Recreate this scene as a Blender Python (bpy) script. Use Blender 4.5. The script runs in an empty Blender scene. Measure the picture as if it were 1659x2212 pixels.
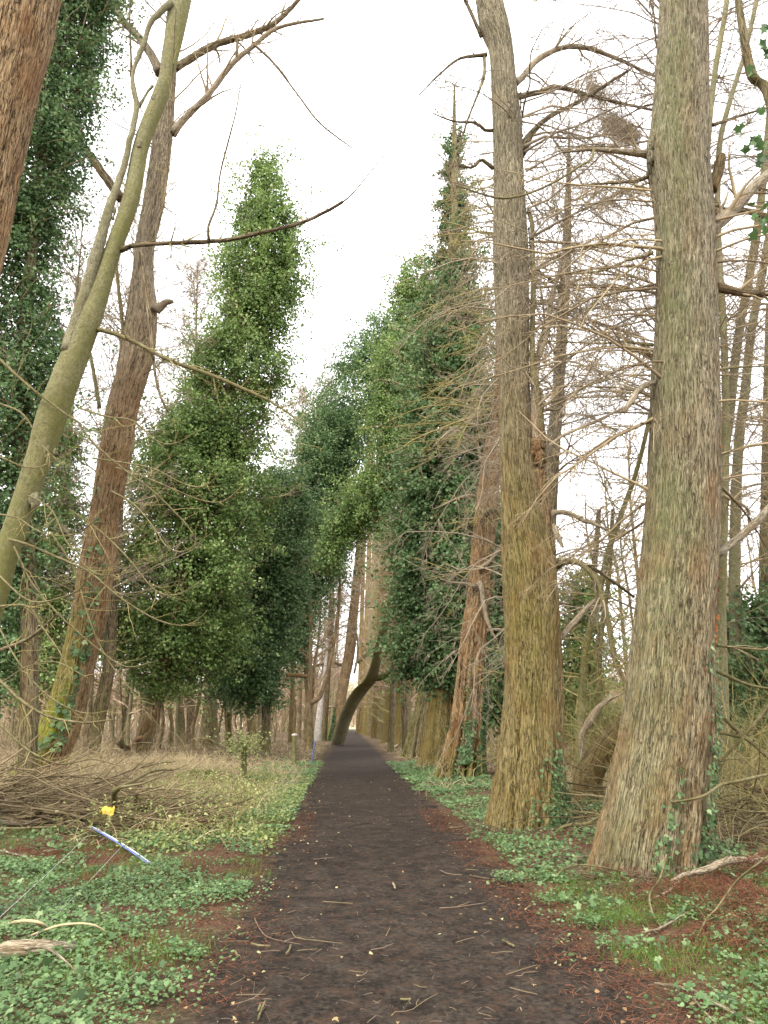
import bpy, math
import numpy as np
from mathutils import Vector

rng = np.random.default_rng(11)
SC = bpy.context.scene
COL = SC.collection
R = math.radians

# ------------------------------------------------------------------ camera
FPX = 1650.0; CU, CV = 829.5, 1106.0
PITCH = R(15.4); YAW = R(2.68)
CAM = np.array([-0.42, 0.0, 1.6])
cp, sp_ = math.cos(PITCH), math.sin(PITCH); cy, sy = math.cos(YAW), math.sin(YAW)
FWD = np.array([sy * cp, cy * cp, sp_]); RGT = np.array([cy, -sy, 0.0]); UPV = np.cross(RGT, FWD)
cd = bpy.data.cameras.new("camera"); cam = bpy.data.objects.new("camera", cd); COL.objects.link(cam)
cam.location = CAM; cam.rotation_euler = (R(90) + PITCH, 0, -YAW)
cd.sensor_fit = 'VERTICAL'; cd.sensor_height = 36; cd.lens = 36 * FPX / 2212
cd.clip_end = 3000; cd.clip_start = 0.05
SC.camera = cam

def P(u, v, Y):
    """where the sight line through a photo point meets the plane y = Y"""
    d = FWD + RGT * (u - CU) / FPX + UPV * (CV - v) / FPX
    return CAM + d * (Y - CAM[1]) / d[1]
def pxm(p):
    return float(np.dot(p - CAM, FWD)) / FPX       # metres per photo pixel at p

# ------------------------------------------------------------------ noise
def _h(ix, iy, iz, s):
    n = (ix.astype(np.int64) * 374761393 + iy.astype(np.int64) * 668265263 + iz.astype(np.int64) * 1274126177 + s * 974634777) & 0xFFFFFFFF
    n = ((n ^ (n >> 13)) * 1274126177) & 0xFFFFFFFF
    n = n ^ (n >> 16)
    return (n & 0xFFFFFF) / float(0xFFFFFF)
def vnoise(p, s=0):
    p = np.asarray(p, float); i = np.floor(p); f = p - i; f = f * f * (3 - 2 * f)
    x, y, z = i[..., 0], i[..., 1], i[..., 2]; fx, fy, fz = f[..., 0], f[..., 1], f[..., 2]
    r = 0
    for a in (0, 1):
        wa = fx if a else 1 - fx
        for b in (0, 1):
            wb = fy if b else 1 - fy
            for c in (0, 1):
                wc = fz if c else 1 - fz
                r = r + wa * wb * wc * _h(x + a, y + b, z + c, s)
    return r
def fbm(p, s=0, o=4):
    p = np.asarray(p, float); r = 0; a = .5; t = 0
    for k in range(o):
        r = r + a * vnoise(p * 2 ** k + k * 7.3, s + k); t += a; a *= .5
    return r / t
def n2(x, y, sc, s=0, o=3):
    x = np.asarray(x, float); y = np.asarray(y, float)
    return fbm(np.stack([x * sc, y * sc, np.zeros_like(x) + .5], -1), s, o)
def sstep(a, b, x):
    t = np.clip((x - a) / (b - a), 0, 1); return t * t * (3 - 2 * t)
def norm(a):
    return a / (np.linalg.norm(a, axis=-1, keepdims=True) + 1e-9)

def H0(x, y):
    x = np.asarray(x, float); y = np.asarray(y, float)
    z = .32 * sstep(-2.0, -6.0, x) * sstep(6, 15, y) + .10 * sstep(1.4, 4, x)
    off = sstep(1.2, 2.4, np.abs(x))
    z = z + (n2(x, y, .45, 3) - .5) * .35 * off + (n2(x, y, 2.2, 5) - .5) * .10 * (.12 + .88 * off)
    hill = sstep(235, 620, y) * (26 + 10 * n2(x, y, .006, 13, 2))
    return z + hill
def GH(x, y):
    return float(H0(np.array([x]), np.array([y]))[0])
def G(u, v, up=0.0):
    """ground point seen at a photo position"""
    d = FWD + RGT * (u - CU) / FPX + UPV * (CV - v) / FPX
    z = 0.0
    for _ in range(12):
        t = (z + up - CAM[2]) / d[2]
        p = CAM + d * t; z = GH(p[0], p[1])
    p[2] = z + up
    return p

# ------------------------------------------------------------------ mesh building
class MB:
    def __init__(s): s.v = []; s.tc = []; s.rn = []; s.mo = []; s.f = []; s.n = 0
    def add(s, v, faces, tc=None, rn=None, mo=None):
        """v (N,3); faces list of int arrays (M,k)"""
        v = np.asarray(v, float).reshape(-1, 3); N = len(v)
        s.v.append(v)
        s.tc.append(v if tc is None else np.asarray(tc, float).reshape(-1, 3))
        s.rn.append(np.full(N, .5) if rn is None else np.broadcast_to(np.asarray(rn, float).reshape(-1), (N,)))
        s.mo.append(np.zeros(N) if mo is None else np.broadcast_to(np.asarray(mo, float).reshape(-1), (N,)))
        for f in faces: s.f.append(np.asarray(f, np.int64) + s.n)
        s.n += N
    def build(s, name, mat, parent=None, smooth=True, loc=None):
        me = bpy.data.meshes.new(name)
        o = bpy.data.objects.new(name, me); COL.objects.link(o)
        base = np.zeros(3)
        if parent is not None: o.parent = parent; base = np.array(parent.location)
        elif loc is not None: base = np.array(loc, float); o.location = base
        v = np.concatenate(s.v) - base
        me.vertices.add(len(v)); me.vertices.foreach_set('co', v.astype(np.float32).ravel())
        loops = np.concatenate([f.ravel() for f in s.f]); sizes = np.concatenate([np.full(f.shape[0], f.shape[1]) for f in s.f])
        me.loops.add(len(loops)); me.loops.foreach_set('vertex_index', loops.astype(np.int32))
        me.polygons.add(len(sizes)); me.polygons.foreach_set('loop_start', (np.cumsum(sizes) - sizes).astype(np.int32))
        me.polygons.foreach_set('use_smooth', np.full(len(sizes), smooth))
        a = me.attributes.new('tc', 'FLOAT_VECTOR', 'POINT'); a.data.foreach_set('vector', np.concatenate(s.tc).astype(np.float32).ravel())
        a = me.attributes.new('rnd', 'FLOAT', 'POINT'); a.data.foreach_set('value', np.concatenate(s.rn).astype(np.float32))
        a = me.attributes.new('moss', 'FLOAT', 'POINT'); a.data.foreach_set('value', np.concatenate(s.mo).astype(np.float32))
        me.update(calc_edges=True)
        me.materials.append(mat)
        return o

def grid_faces(B, N, S):
    """quads of B tubes with N rings of S vertices (closed around)"""
    b = np.arange(B)[:, None, None] * N * S; i = np.arange(N - 1)[None, :, None] * S; j = np.arange(S)[None, None, :]
    j2 = (j + 1) % S
    q = np.stack([b + i + j, b + i + j2, b + i + S + j2, b + i + S + j], -1)
    return q.reshape(-1, 4)

def tubes(mb, pts, rad, S=3, rn=None, mo=0.0, cap=False):
    """pts (B,N,3), rad (B,N)"""
    pts = np.asarray(pts, float); rad = np.asarray(rad, float)
    B, N, _ = pts.shape
    t = np.empty_like(pts); t[:, 1:-1] = pts[:, 2:] - pts[:, :-2]; t[:, 0] = pts[:, 1] - pts[:, 0]; t[:, -1] = pts[:, -1] - pts[:, -2]
    t = norm(t); m = norm(t.mean(1)); ref = np.where(np.abs(m[:, 2:3]) > .8, np.array([[1., 0, 0]]), np.array([[0., 0, 1.]]))
    a = norm(np.cross(t, ref[:, None, :])); b = np.cross(t, a)
    th = np.arange(S) / S * 2 * np.pi
    c, s = np.cos(th), np.sin(th)
    v = pts[:, :, None, :] + rad[:, :, None, None] * (a[:, :, None, :] * c[:, None] + b[:, :, None, :] * s[:, None])
    L = np.concatenate([np.zeros((B, 1)), np.cumsum(np.linalg.norm(np.diff(pts, axis=1), axis=2), 1)], 1)
    r0 = rad[:, :1]
    tc = np.stack([r0[:, :, None] * c + 0 * L[:, :, None], r0[:, :, None] * s + 0 * L[:, :, None], L[:, :, None] + 0 * c], -1)
    tc = tc + (pts[:, :1, None, :] * .37)
    if rn is None: rn = rng.random(B)
    rn = np.broadcast_to(np.asarray(rn, float).reshape(-1, 1, 1), (B, N, S))
    fs = [grid_faces(B, N, S)]
    if cap:
        bb = np.arange(B)[:, None] * N * S
        fs.append(bb + np.arange(S)[None, ::-1]); fs.append(bb + (N - 1) * S + np.arange(S)[None, :])
    mb.add(v, fs, tc, rn, np.full(B * N * S, mo))

def crom(p, n):
    """Catmull-Rom through rows of p, n samples, even in arc length"""
    p = np.asarray(p, float)
    if len(p) == 2: p = np.array([p[0], (p[0] + p[1]) / 2, p[1]])
    q = np.vstack([2 * p[0] - p[1], p, 2 * p[-1] - p[-2]])
    seg = np.linalg.norm(np.diff(p[:, :3], axis=0), axis=1); cum = np.concatenate([[0], np.cumsum(seg)])
    s = np.linspace(0, cum[-1], n); k = np.clip(np.searchsorted(cum, s, side='right') - 1, 0, len(p) - 2)
    t = ((s - cum[k]) / np.maximum(seg[k], 1e-9))[:, None]
    a, b, c, d = q[k], q[k + 1], q[k + 2], q[k + 3]
    return .5 * ((2 * b) + (-a + c) * t + (2 * a - 5 * b + 4 * c - d) * t ** 2 + (-a + 3 * b - 3 * c + d) * t ** 3)

def grow(st, di, ln, r0, N, wob=.12, grav=0.0, tip=.25):
    B = len(st); pts = np.empty((B, N, 3)); pts[:, 0] = st; d = norm(di.copy()); step = (ln / (N - 1))[:, None]
    for i in range(1, N):
        d = norm(d + rng.normal(0, wob, (B, 3)) + np.array([0, 0, grav]))
        pts[:, i] = pts[:, i - 1] + d * step
    rad = r0[:, None] * np.linspace(1, tip, N)[None, :]
    return pts, rad

def sprout(pts, rad, m, lr, ang=.9, N=5, t0=.15, wob=.14, grav=0.0, rr=.5, up=0.0, rmin=.003):
    """m children on each branch"""
    B, NN, _ = pts.shape
    L = np.linalg.norm(np.diff(pts, axis=1), axis=2).sum(1)
    t = rng.uniform(t0, .98, (B, m)); x = t * (NN - 1); k = np.clip(x.astype(int), 0, NN - 2); f = (x - k)[..., None]
    bi = np.arange(B)[:, None]
    st = pts[bi, k] * (1 - f) + pts[bi, k + 1] * f
    tan = norm(pts[bi, k + 1] - pts[bi, k])
    q = norm(np.cross(tan, norm(rng.normal(size=(B, m, 3)))))
    an = ang * rng.uniform(.6, 1.3, (B, m, 1))
    d = tan * np.cos(an) + q * np.sin(an); d[..., 2] += up
    ln = (L[:, None] * lr * (1.15 - t * .75) * rng.uniform(.5, 1.25, (B, m))).ravel()
    r = np.maximum((rad[bi, k] * rr).ravel(), rmin)
    return grow(st.reshape(-1, 3), d.reshape(-1, 3), ln, r, N, wob, grav)

def leafshape(kind):
    if kind == 'rhomb':
        v = np.array([[0, -.5, 0], [.40, -.08, .10], [0, .55, -.04], [-.40, -.08, .10]]); f = [[0, 1, 2, 3]]
    elif kind == 'fold':
        v = np.array([[0, -.5, 0], [.42, -.15, .14], [.26, .25, .08], [0, .55, -.08], [-.26, .25, .08], [-.42, -.15, .14]]); f = [[0, 1, 2, 3], [0, 3, 4, 5]]
    elif kind == 'round':
        a = np.array([-75, -30, 15, 55, 90, 125, 165, 210, 255]) * math.pi / 180
        r = np.array([.50, .52, .5, .46, .5, .46, .5, .52, .50])
        v = np.vstack([[0, -.28, .10], np.stack([r * np.cos(a), r * np.sin(a), -.08 + .05 * np.cos(a * 3)], 1)])
        f = [[0, 1, 2, 3], [0, 3, 4, 5], [0, 5, 6, 7], [0, 7, 8, 9]]
    elif kind == 'ivy':
        v = np.array([[0, -.35, 0], [.30, -.48, .03], [.42, -.12, .10], [.62, .10, .02], [.25, .18, .07], [0, .68, -.08], [-.25, .18, .07], [-.62, .10, .02], [-.42, -.12, .10], [-.30, -.48, .03]])
        f = [[0, 1, 2, 4], [2, 3, 4, 4], [0, 4, 5, 6], [6, 7, 8, 8], [0, 6, 8, 9]]
    return v, f
def leaves(mb, pos, nrm, size, rn, kind='rhomb', jit=.5, mo=0.0):
    pos = np.asarray(pos, float); N = len(pos)
    if N == 0: return
    n = norm(nrm + rng.normal(0, jit, (N, 3)))
    a = norm(np.cross(n, rng.normal(size=(N, 3)))); b = np.cross(n, a)
    sv, sf = leafshape(kind); K = len(sv)
    size = np.broadcast_to(np.asarray(size, float), (N,))
    v = pos[:, None] + size[:, None, None] * (a[:, None] * sv[None, :, :1] + b[:, None] * sv[None, :, 1:2] + n[:, None] * sv[None, :, 2:3])
    off = (np.arange(N) * K)[:, None]
    fs = []
    for f in sf:
        f = list(dict.fromkeys(f)); fs.append(off + np.array(f)[None, :])
    mb.add(v, fs, None, np.repeat(rn, K), mo)

# ------------------------------------------------------------------ materials
def newmat(name):
    m = bpy.data.materials.new(name); m.use_nodes = True; nt = m.node_tree; nt.nodes.clear()
    return m, nt
class NB:
    def __init__(s, nt): s.nt = nt
    def n(s, t, **k):
        x = s.nt.nodes.new(t)
        for a, b in k.items(): setattr(x, a, b)
        return x
    def l(s, a, b): s.nt.links.new(a, b)
    def attr(s, name): return s.n('ShaderNodeAttribute', attribute_name=name)
    def noise(s, vec, scale, detail=4, rough=.55, dist=0.0):
        x = s.n('ShaderNodeTexNoise'); s.l(vec, x.inputs['Vector']); x.inputs['Scale'].default_value = scale
        x.inputs['Detail'].default_value = detail; x.inputs['Roughness'].default_value = rough; x.inputs['Distortion'].default_value = dist
        return x.outputs['Fac']
    def ramp(s, fac, stops, interp='LINEAR'):
        x = s.n('ShaderNodeValToRGB'); s.l(fac, x.inputs['Fac']); e = x.color_ramp.elements; x.color_ramp.interpolation = interp
        while len(e) < len(stops): e.new(.5)
        for i, (p, c) in enumerate(stops):
            e[i].position = p; e[i].color = (*c, 1) if hasattr(c, '__len__') else (c, c, c, 1)
        return x.outputs['Color']
    def mix(s, fac, a, b, blend='MIX'):
        x = s.n('ShaderNodeMix', data_type='RGBA', blend_type=blend)
        for sock, val in ((x.inputs[0], fac), (x.inputs[6], a), (x.inputs[7], b)):
            if hasattr(val, 'links'): s.l(val, sock)
            elif hasattr(val, '__len__'): sock.default_value = (*val, 1)
            else: sock.default_value = val
        return x.outputs[2]
    def math(s, op, a, b=0.0, c=None, clamp=False):
        x = s.n('ShaderNodeMath', operation=op, use_clamp=clamp)
        for i, val in enumerate((a, b, c)):
            if val is None: continue
            if hasattr(val, 'links'): s.l(val, x.inputs[i])
            else: x.inputs[i].default_value = val
        return x.outputs[0]
    def scale(s, vec, sx, sy, sz):
        x = s.n('ShaderNodeMapping'); s.l(vec, x.inputs['Vector']); x.inputs['Scale'].default_value = (sx, sy, sz); return x.outputs['Vector']
    def out(s, col, rough=.8, spec=.3, bump=None, bstr=.6, bdist=.02, trans=0.0):
        p = s.n('ShaderNodeBsdfPrincipled')
        if hasattr(col, 'links'): s.l(col, p.inputs['Base Color'])
        else: p.inputs['Base Color'].default_value = (*col, 1)
        if hasattr(rough, 'links'): s.l(rough, p.inputs['Roughness'])
        else: p.inputs['Roughness'].default_value = rough
        p.inputs['Specular IOR Level'].default_value = spec
        if bump is not None:
            b = s.n('ShaderNodeBump'); s.l(bump, b.inputs['Height']); b.inputs['Strength'].default_value = bstr; b.inputs['Distance'].default_value = bdist
            s.l(b.outputs['Normal'], p.inputs['Normal'])
        o = s.n('ShaderNodeOutputMaterial'); sh = p.outputs[0]
        if trans > 0:
            t = s.n('ShaderNodeBsdfTranslucent')
            if hasattr(col, 'links'): s.l(col, t.inputs['Color'])
            else: t.inputs['Color'].default_value = (*col, 1)
            mx = s.n('ShaderNodeMixShader'); mx.inputs[0].default_value = trans; s.l(sh, mx.inputs[1]); s.l(t.outputs[0], mx.inputs[2]); sh = mx.outputs[0]
        s.l(sh, o.inputs['Surface'])

def bark(name, dark, mid, light, patch, zs=.10, sc=30, moss=(.10, .13, .02), bd=.03, mossn=.5, cks=.34, top=None, k=.80):
    dark, mid, light, patch, moss = [tuple(x * k for x in c_) for c_ in (dark, mid, light, patch, moss)]
    if top: top = (top[0], top[1], tuple(x * k for x in top[2]), top[3])
    m, nt = newmat(name); b = NB(nt)
    tc = b.attr('tc').outputs['Vector']; rid = b.attr('rnd').outputs['Fac']; mo = b.attr('moss').outputs['Fac']
    st = b.scale(tc, 1, 1, zs)
    n1 = b.noise(st, sc, 7, .62, .6); n2_ = b.noise(st, sc * 3.1, 4, .6, .3); big = b.noise(tc, 1.7, 3, .6); pt = b.noise(b.scale(tc, 1, 1, .4), 3.2, 4, .6)
    ck = b.noise(b.scale(tc, 1, 1, zs * .8), sc * .95, 3, .55, .9); ck2 = b.noise(b.scale(tc, 1.3, 1.3, zs), sc * 1.7, 3, .5, .7)
    cr = b.ramp(b.math('ABSOLUTE', b.math('SUBTRACT', ck, .5)), [(0., 0.), (.022, .6), (.05, 1.)]); cr2 = b.ramp(b.math('ABSOLUTE', b.math('SUBTRACT', ck2, .52)), [(0., .25), (.03, 1.)])
    crk = b.math('MULTIPLY', cr, cr2)
    h = b.math('MULTIPLY_ADD', n1, .52, b.math('MULTIPLY', n2_, .48))
    h = b.math('ADD', b.math('MULTIPLY', h, .88), b.math('MULTIPLY', b.math('SUBTRACT', crk, .72), cks))
    h = b.math('ADD', h, b.math('MULTIPLY', b.math('SUBTRACT', rid, .5), .22))
    col = b.ramp(h, [(.33, dark), (.45, mid), (.60, light), (.75, tuple(min(1, x * 1.25) for x in light))])
    col = b.mix(b.ramp(pt, [(.48, 0.), (.66, .75)]), col, b.mix(b.math('MULTIPLY', h, 1.6, clamp=True), tuple(x * .35 for x in patch), patch))
    if top:
        sz = b.n('ShaderNodeSeparateXYZ'); b.l(tc, sz.inputs[0]); zf = b.ramp(b.math('MULTIPLY', b.math('MULTIPLY_ADD', big, 3.0, sz.outputs['Z']), 1 / 30.), [((top[0] + 1.5) / 30, 0.), ((top[1] + 1.5) / 30, 1.)])
        col = b.mix(b.math('MULTIPLY', zf, top[3]), col, b.ramp(h, [(.33, tuple(x * .15 for x in top[2])), (.45, tuple(x * .6 for x in top[2])), (.6, top[2]), (.8, tuple(x * 1.2 for x in top[2]))]))
    col = b.mix(.45, col, b.ramp(big, [(.3, .62), (.7, 1.25)]), 'MULTIPLY')
    mo = b.math('MULTIPLY', mo, b.ramp(b.noise(b.scale(tc, 1, 1, .35), 1.6, 4, .6), [(.35, .35), (.62, 1.)]))
    mf = b.math('MULTIPLY', mo, b.ramp(b.noise(tc, 9, 5, .65), [(.5 - mossn * .5, 0.), (.62, 1.)]), clamp=True)
    col = b.mix(mf, col, b.mix(b.math('MULTIPLY', h, 1.5, clamp=True), tuple(x * .4 for x in moss), tuple(x * 1.4 for x in moss)))
    b.out(col, .88, .15, h, .95, bd)
    return m
M = {}
M['redbark'] = bark('redwood_bark', (.032, .019, .010), (.235, .145, .068), (.44, .305, .16), (.33, .165, .068), zs=.075, sc=48)
M['leftbark'] = bark('redwood_bark_grey_above', (.030, .018, .010), (.235, .145, .068), (.43, .30, .16), (.32, .17, .075), zs=.075, sc=44, moss=(.19, .21, .02), top=(8, 13, (.50, .42, .29), .75))
M['greybark'] = bark('grey_fibrous_bark', (.040, .026, .013), (.235, .18, .10), (.42, .345, .21), (.33, .17, .070), zs=.07, sc=58, moss=(.175, .18, .078), mossn=.8, top=(3, 7, (.42, .365, .265), .5))
M['tanbark'] = bark('tan_fibrous_bark', (.030, .020, .009), (.215, .16, .068), (.40, .305, .15), (.32, .175, .07), zs=.07, sc=56, moss=(.175, .15, .03), mossn=.8, top=(4.5, 9, (.45, .395, .27), .8))
M['midbark'] = bark('avenue_bark', (.05, .034, .018), (.28, .195, .10), (.46, .345, .20), (.33, .18, .09), sc=24, moss=(.18, .165, .035), mossn=.9)
M['smoothbark'] = bark('smooth_bark', (.10, .085, .05), (.25, .225, .13), (.38, .36, .25), (.20, .18, .08), zs=.7, sc=24, moss=(.16, .155, .045), bd=.012, mossn=.9, cks=.10)
M['darkbark'] = bark('wood_bark', (.045, .034, .02), (.20, .155, .085), (.34, .275, .165), (.25, .165, .08), sc=22, moss=(.15, .16, .03))
M['greenbark'] = bark('mossy_branch', (.07, .055, .025), (.19, .16, .075), (.29, .25, .14), (.20, .17, .06), zs=.5, sc=20, bd=.008, cks=.05)
M['palebark'] = bark('pale_wood', (.13, .10, .06), (.33, .27, .18), (.48, .42, .31), (.36, .25, .14), zs=.15, sc=30, bd=.01)
M['birch'] = bark('birch_bark', (.06, .05, .04), (.55, .5, .45), (.7, .66, .62), (.5, .42, .36), zs=2.5, sc=8, bd=.01, cks=.06)
def twigmat(name, a, b_):
    m, nt = newmat(name); b = NB(nt)
    c = b.ramp(b.attr('rnd').outputs['Fac'], [(0., a), (1., b_)])
    n = b.noise(b.attr('tc').outputs['Vector'], 25, 3)
    c = b.mix(.5, c, b.ramp(n, [(.3, .6), (.7, 1.3)]), 'MULTIPLY')
    b.out(c, .85, .15); return m
M['twig'] = twigmat('bare_twigs', (.17, .125, .075), (.38, .30, .175))
M['twigpink'] = twigmat('pale_twigs', (.24, .165, .11), (.42, .32, .21))
M['twiggreen'] = twigmat('olive_twigs', (.19, .16, .055), (.38, .32, .135))
M['straw'] = twigmat('dry_stems', (.30, .23, .12), (.58, .48, .29))
M['twiggrey'] = twigmat('grey_tan_twigs', (.15, .12, .085), (.38, .31, .215))
M['brush'] = twigmat('brushwood_stems', (.075, .055, .032), (.26, .20, .11))
M['redneedle'] = twigmat('rust_needles', (.075, .030, .018), (.22, .095, .052))
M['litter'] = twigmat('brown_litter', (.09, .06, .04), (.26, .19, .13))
def leafmat(name, stops, rough=.5, spec=.35, trans=.34, bumpn=False):
    m, nt = newmat(name); b = NB(nt)
    c = b.ramp(b.attr('rnd').outputs['Fac'], stops)
    g = b.n('ShaderNodeNewGeometry')
    n = b.noise(g.outputs['Position'], 1.1, 3)
    c = b.mix(.5, c, b.ramp(n, [(.3, (.72, .78, .7)), (.7, (1.25, 1.2, 1.1))]), 'MULTIPLY')
    b.out(c, rough, spec, trans=trans); return m
M['ivy'] = leafmat('ivy_leaves', [(0., (.055, .090, .022)), (.5, (.135, .215, .055)), (.85, (.225, .325, .095)), (1., (.40, .46, .19))])
M['ivyblue'] = leafmat('dark_ivy_leaves', [(0., (.036, .068, .022)), (.5, (.085, .155, .055)), (.88, (.15, .245, .095)), (1., (.29, .37, .18))])
M['ivyyellow'] = leafmat('yellowish_ivy_leaves', [(0., (.04, .07, .015)), (.5, (.14, .21, .04)), (.85, (.22, .30, .07)), (1., (.36, .42, .14))])
M['groundivy'] = leafmat('ground_ivy_leaves', [(0., (.055, .10, .028)), (.45, (.125, .215, .078)), (.8, (.20, .31, .13)), (1., (.38, .46, .22))], .5, .4)
M['bramble'] = leafmat('bramble_leaves', [(0., (.10, .13, .03)), (.5, (.24, .28, .09)), (1., (.46, .46, .21))], .5, .3)
M['grass'] = leafmat('grass_blades', [(0., (.07, .14, .02)), (1., (.2, .32, .06))], .5, .3)
M['deadleaf'] = leafmat('dead_leaves', [(0., (.20, .10, .05)), (.5, (.38, .26, .13)), (.8, (.5, .42, .22)), (1., (.5, .52, .28))], .7, .2)
M['bracket'] = leafmat('rust_flakes', [(0., (.22, .06, .02)), (1., (.45, .17, .05))], .7, .2)

def soil(name, isp):
    m, nt = newmat(name); b = NB(nt)
    g = b.n('ShaderNodeNewGeometry'); pos = g.outputs['Position']
    sx = b.n('ShaderNodeSeparateXYZ'); b.l(pos, sx.inputs[0])
    big = b.noise(pos, .55, 5, .6); med = b.noise(pos, 3.2, 6, .65, .4); fine = b.noise(pos, 26, 6, .7); grit = b.noise(pos, 120, 3, .6)
    d = b.math('ABSOLUTE', sx.outputs['X'])
    edge = b.math('ADD', d, b.math('MULTIPLY', b.math('SUBTRACT', med, .5), 1.1))
    edge = b.math('ADD', edge, b.math('MULTIPLY', b.math('SUBTRACT', big, .5), .7))
    earth = b.ramp(b.math('MULTIPLY_ADD', fine, .6, b.math('MULTIPLY', med, .4)), [(.38, (.006, .0045, .0035)), (.48, (.023, .0175, .013)), (.60, (.055, .043, .032))])
    earth = b.mix(.5, earth, b.ramp(big, [(.33, .7), (.68, 1.3)]), 'MULTIPLY')
    earth = b.mix(b.ramp(grit, [(.66, 0.), (.74, .5)]), earth, (.13, .10, .07))
    earth = b.mix(b.ramp(b.noise(pos, 7, 5, .7), [(.48, 0.), (.70, .6)]), earth, (.070, .037, .022))
    lit = b.ramp(b.math('MULTIPLY_ADD', fine, .55, b.math('MULTIPLY', b.noise(b.scale(pos, 1, 1, 1), 60, 4, .75), .45)), [(.38, (.020, .012, .008)), (.48, (.080, .043, .027)), (.6, (.17, .095, .055)), (.72, (.34, .24, .15))])
    gr = b.ramp(b.noise(pos, 17, 5, .7), [(.35, (.028, .030, .012)), (.55, (.10, .095, .04)), (.7, (.22, .18, .1))])
    lit = b.mix(b.ramp(b.noise(pos, 1.3, 4, .6), [(.45, 0.), (.6, .85)]), lit, gr)
    far = b.ramp(b.math('MULTIPLY', sx.outputs['Y'], 1 / 260.), [(.62, 0.), (.85, 1.)])
    lit = b.mix(far, lit, (.34, .34, .22))
    f = b.ramp(b.math('MULTIPLY', edge, .4), [(.48, 0.), (.68, 1.)])
    if not isp: f = b.mix(.35, f, (1, 1, 1), 'MIX')
    f = b.math('MAXIMUM', f, far)
    col = b.mix(f, earth, lit)
    h = b.math('MULTIPLY_ADD', fine, .6, b.math('MULTIPLY', grit, .25))
    b.out(col, b.ramp(med, [(.3, .75), (.6, .95)]), .12, h, .9, .03)
    return m
M['ground'] = soil('woodland_floor', False); M['path'] = soil('dark_earth_path', True)

# ------------------------------------------------------------------ tagging
def tag(o, label=None, cat=None, group=None, kind=None):
    if label: o['label'] = label
    if cat: o['category'] = cat
    if group: o['group'] = group
    if kind: o['kind'] = kind
    return o
def empty(name, loc, label, cat, group=None):
    o = bpy.data.objects.new(name, None); COL.objects.link(o); o.location = loc; o.empty_display_size = .2
    tag(o, label, cat, group); return o
def copy_tree(o, parent=None):
    c = o.copy(); COL.objects.link(c); c.parent = parent
    for ch in list(o.children): copy_tree(ch, c)
    return c

# ------------------------------------------------------------------ ground and path
def axis_coords(pos, fine, a, b, far):
    inner = np.arange(a, b + 1e-6, fine); k = fine; x = b; o = []
    while x < far[1]: k *= 1.11; x += k; o.append(x)
    k = fine; x = a; i = []
    while x > far[0]: k *= 1.11; x -= k; i.append(x)
    return np.array(i[::-1] + list(inner) + o)
xs = axis_coords(0, .085, -8, 7, (-700, 700)); ys = axis_coords(0, .11, 3.2, 26, (-60, 1500))
X, Y_ = np.meshgrid(xs, ys)
def edgew(x, y): return 1.34 + .10 * sstep(9, 4, y) + (n2(x, y, .8, 21) - .5) * .9 + (n2(x, y, 4, 22) - .5) * .5
Z = H0(X, Y_)
Z = Z + (n2(X, Y_, 9, 31, 2) - .5) * .05 * sstep(40, 12, Y_)
ew = edgew(X, Y_)
Z = Z - .07 * (1 - sstep(ew + .02, ew + .4, np.abs(X))) * (Y_ < 175)
mb = MB(); ny, nx = X.shape
idx = np.arange(ny * nx).reshape(ny, nx)
q = np.stack([idx[:-1, :-1], idx[:-1, 1:], idx[1:, 1:], idx[1:, :-1]], -1).reshape(-1, 4)
mb.add(np.stack([X, Y_, Z], -1), [q])
tag(mb.build('ground', M['ground']), kind='structure')
xs = np.arange(-2.3, 2.301, .045); ys = np.concatenate([np.arange(2.6, 14, .05), np.geomspace(14, 172, 300)])
X, Y_ = np.meshgrid(xs, ys); Z = H0(X, Y_)
Z = Z + (n2(X, Y_, 6, 41, 3) - .5) * .035 + (n2(X, Y_, 22, 42, 2) - .5) * .012
ew = edgew(X, Y_)
Z = Z - .10 * sstep(ew + .05, ew + .5, np.abs(X)) - .012
mb = MB(); ny, nx = X.shape; idx = np.arange(ny * nx).reshape(ny, nx)
q = np.stack([idx[:-1, :-1], idx[:-1, 1:], idx[1:, 1:], idx[1:, :-1]], -1).reshape(-1, 4)
mb.add(np.stack([X, Y_, Z], -1), [q]); tag(mb.build('path', M['path']), kind='structure')

# ------------------------------------------------------------------ trees
def axis_from_rows(rows, Y, Y2=None):
    """rows (v, left, right) from the photo, bottom first -> centres and radii"""
    out = []
    n = len(rows)
    for i, (v, l, r) in enumerate(rows):
        yy = Y if Y2 is None else Y + (Y2 - Y) * i / (n - 1)
        p = P((l + r) / 2, v, yy); out.append([*p, (r - l) / 2 * pxm(p)])
    return np.array(out)

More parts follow.
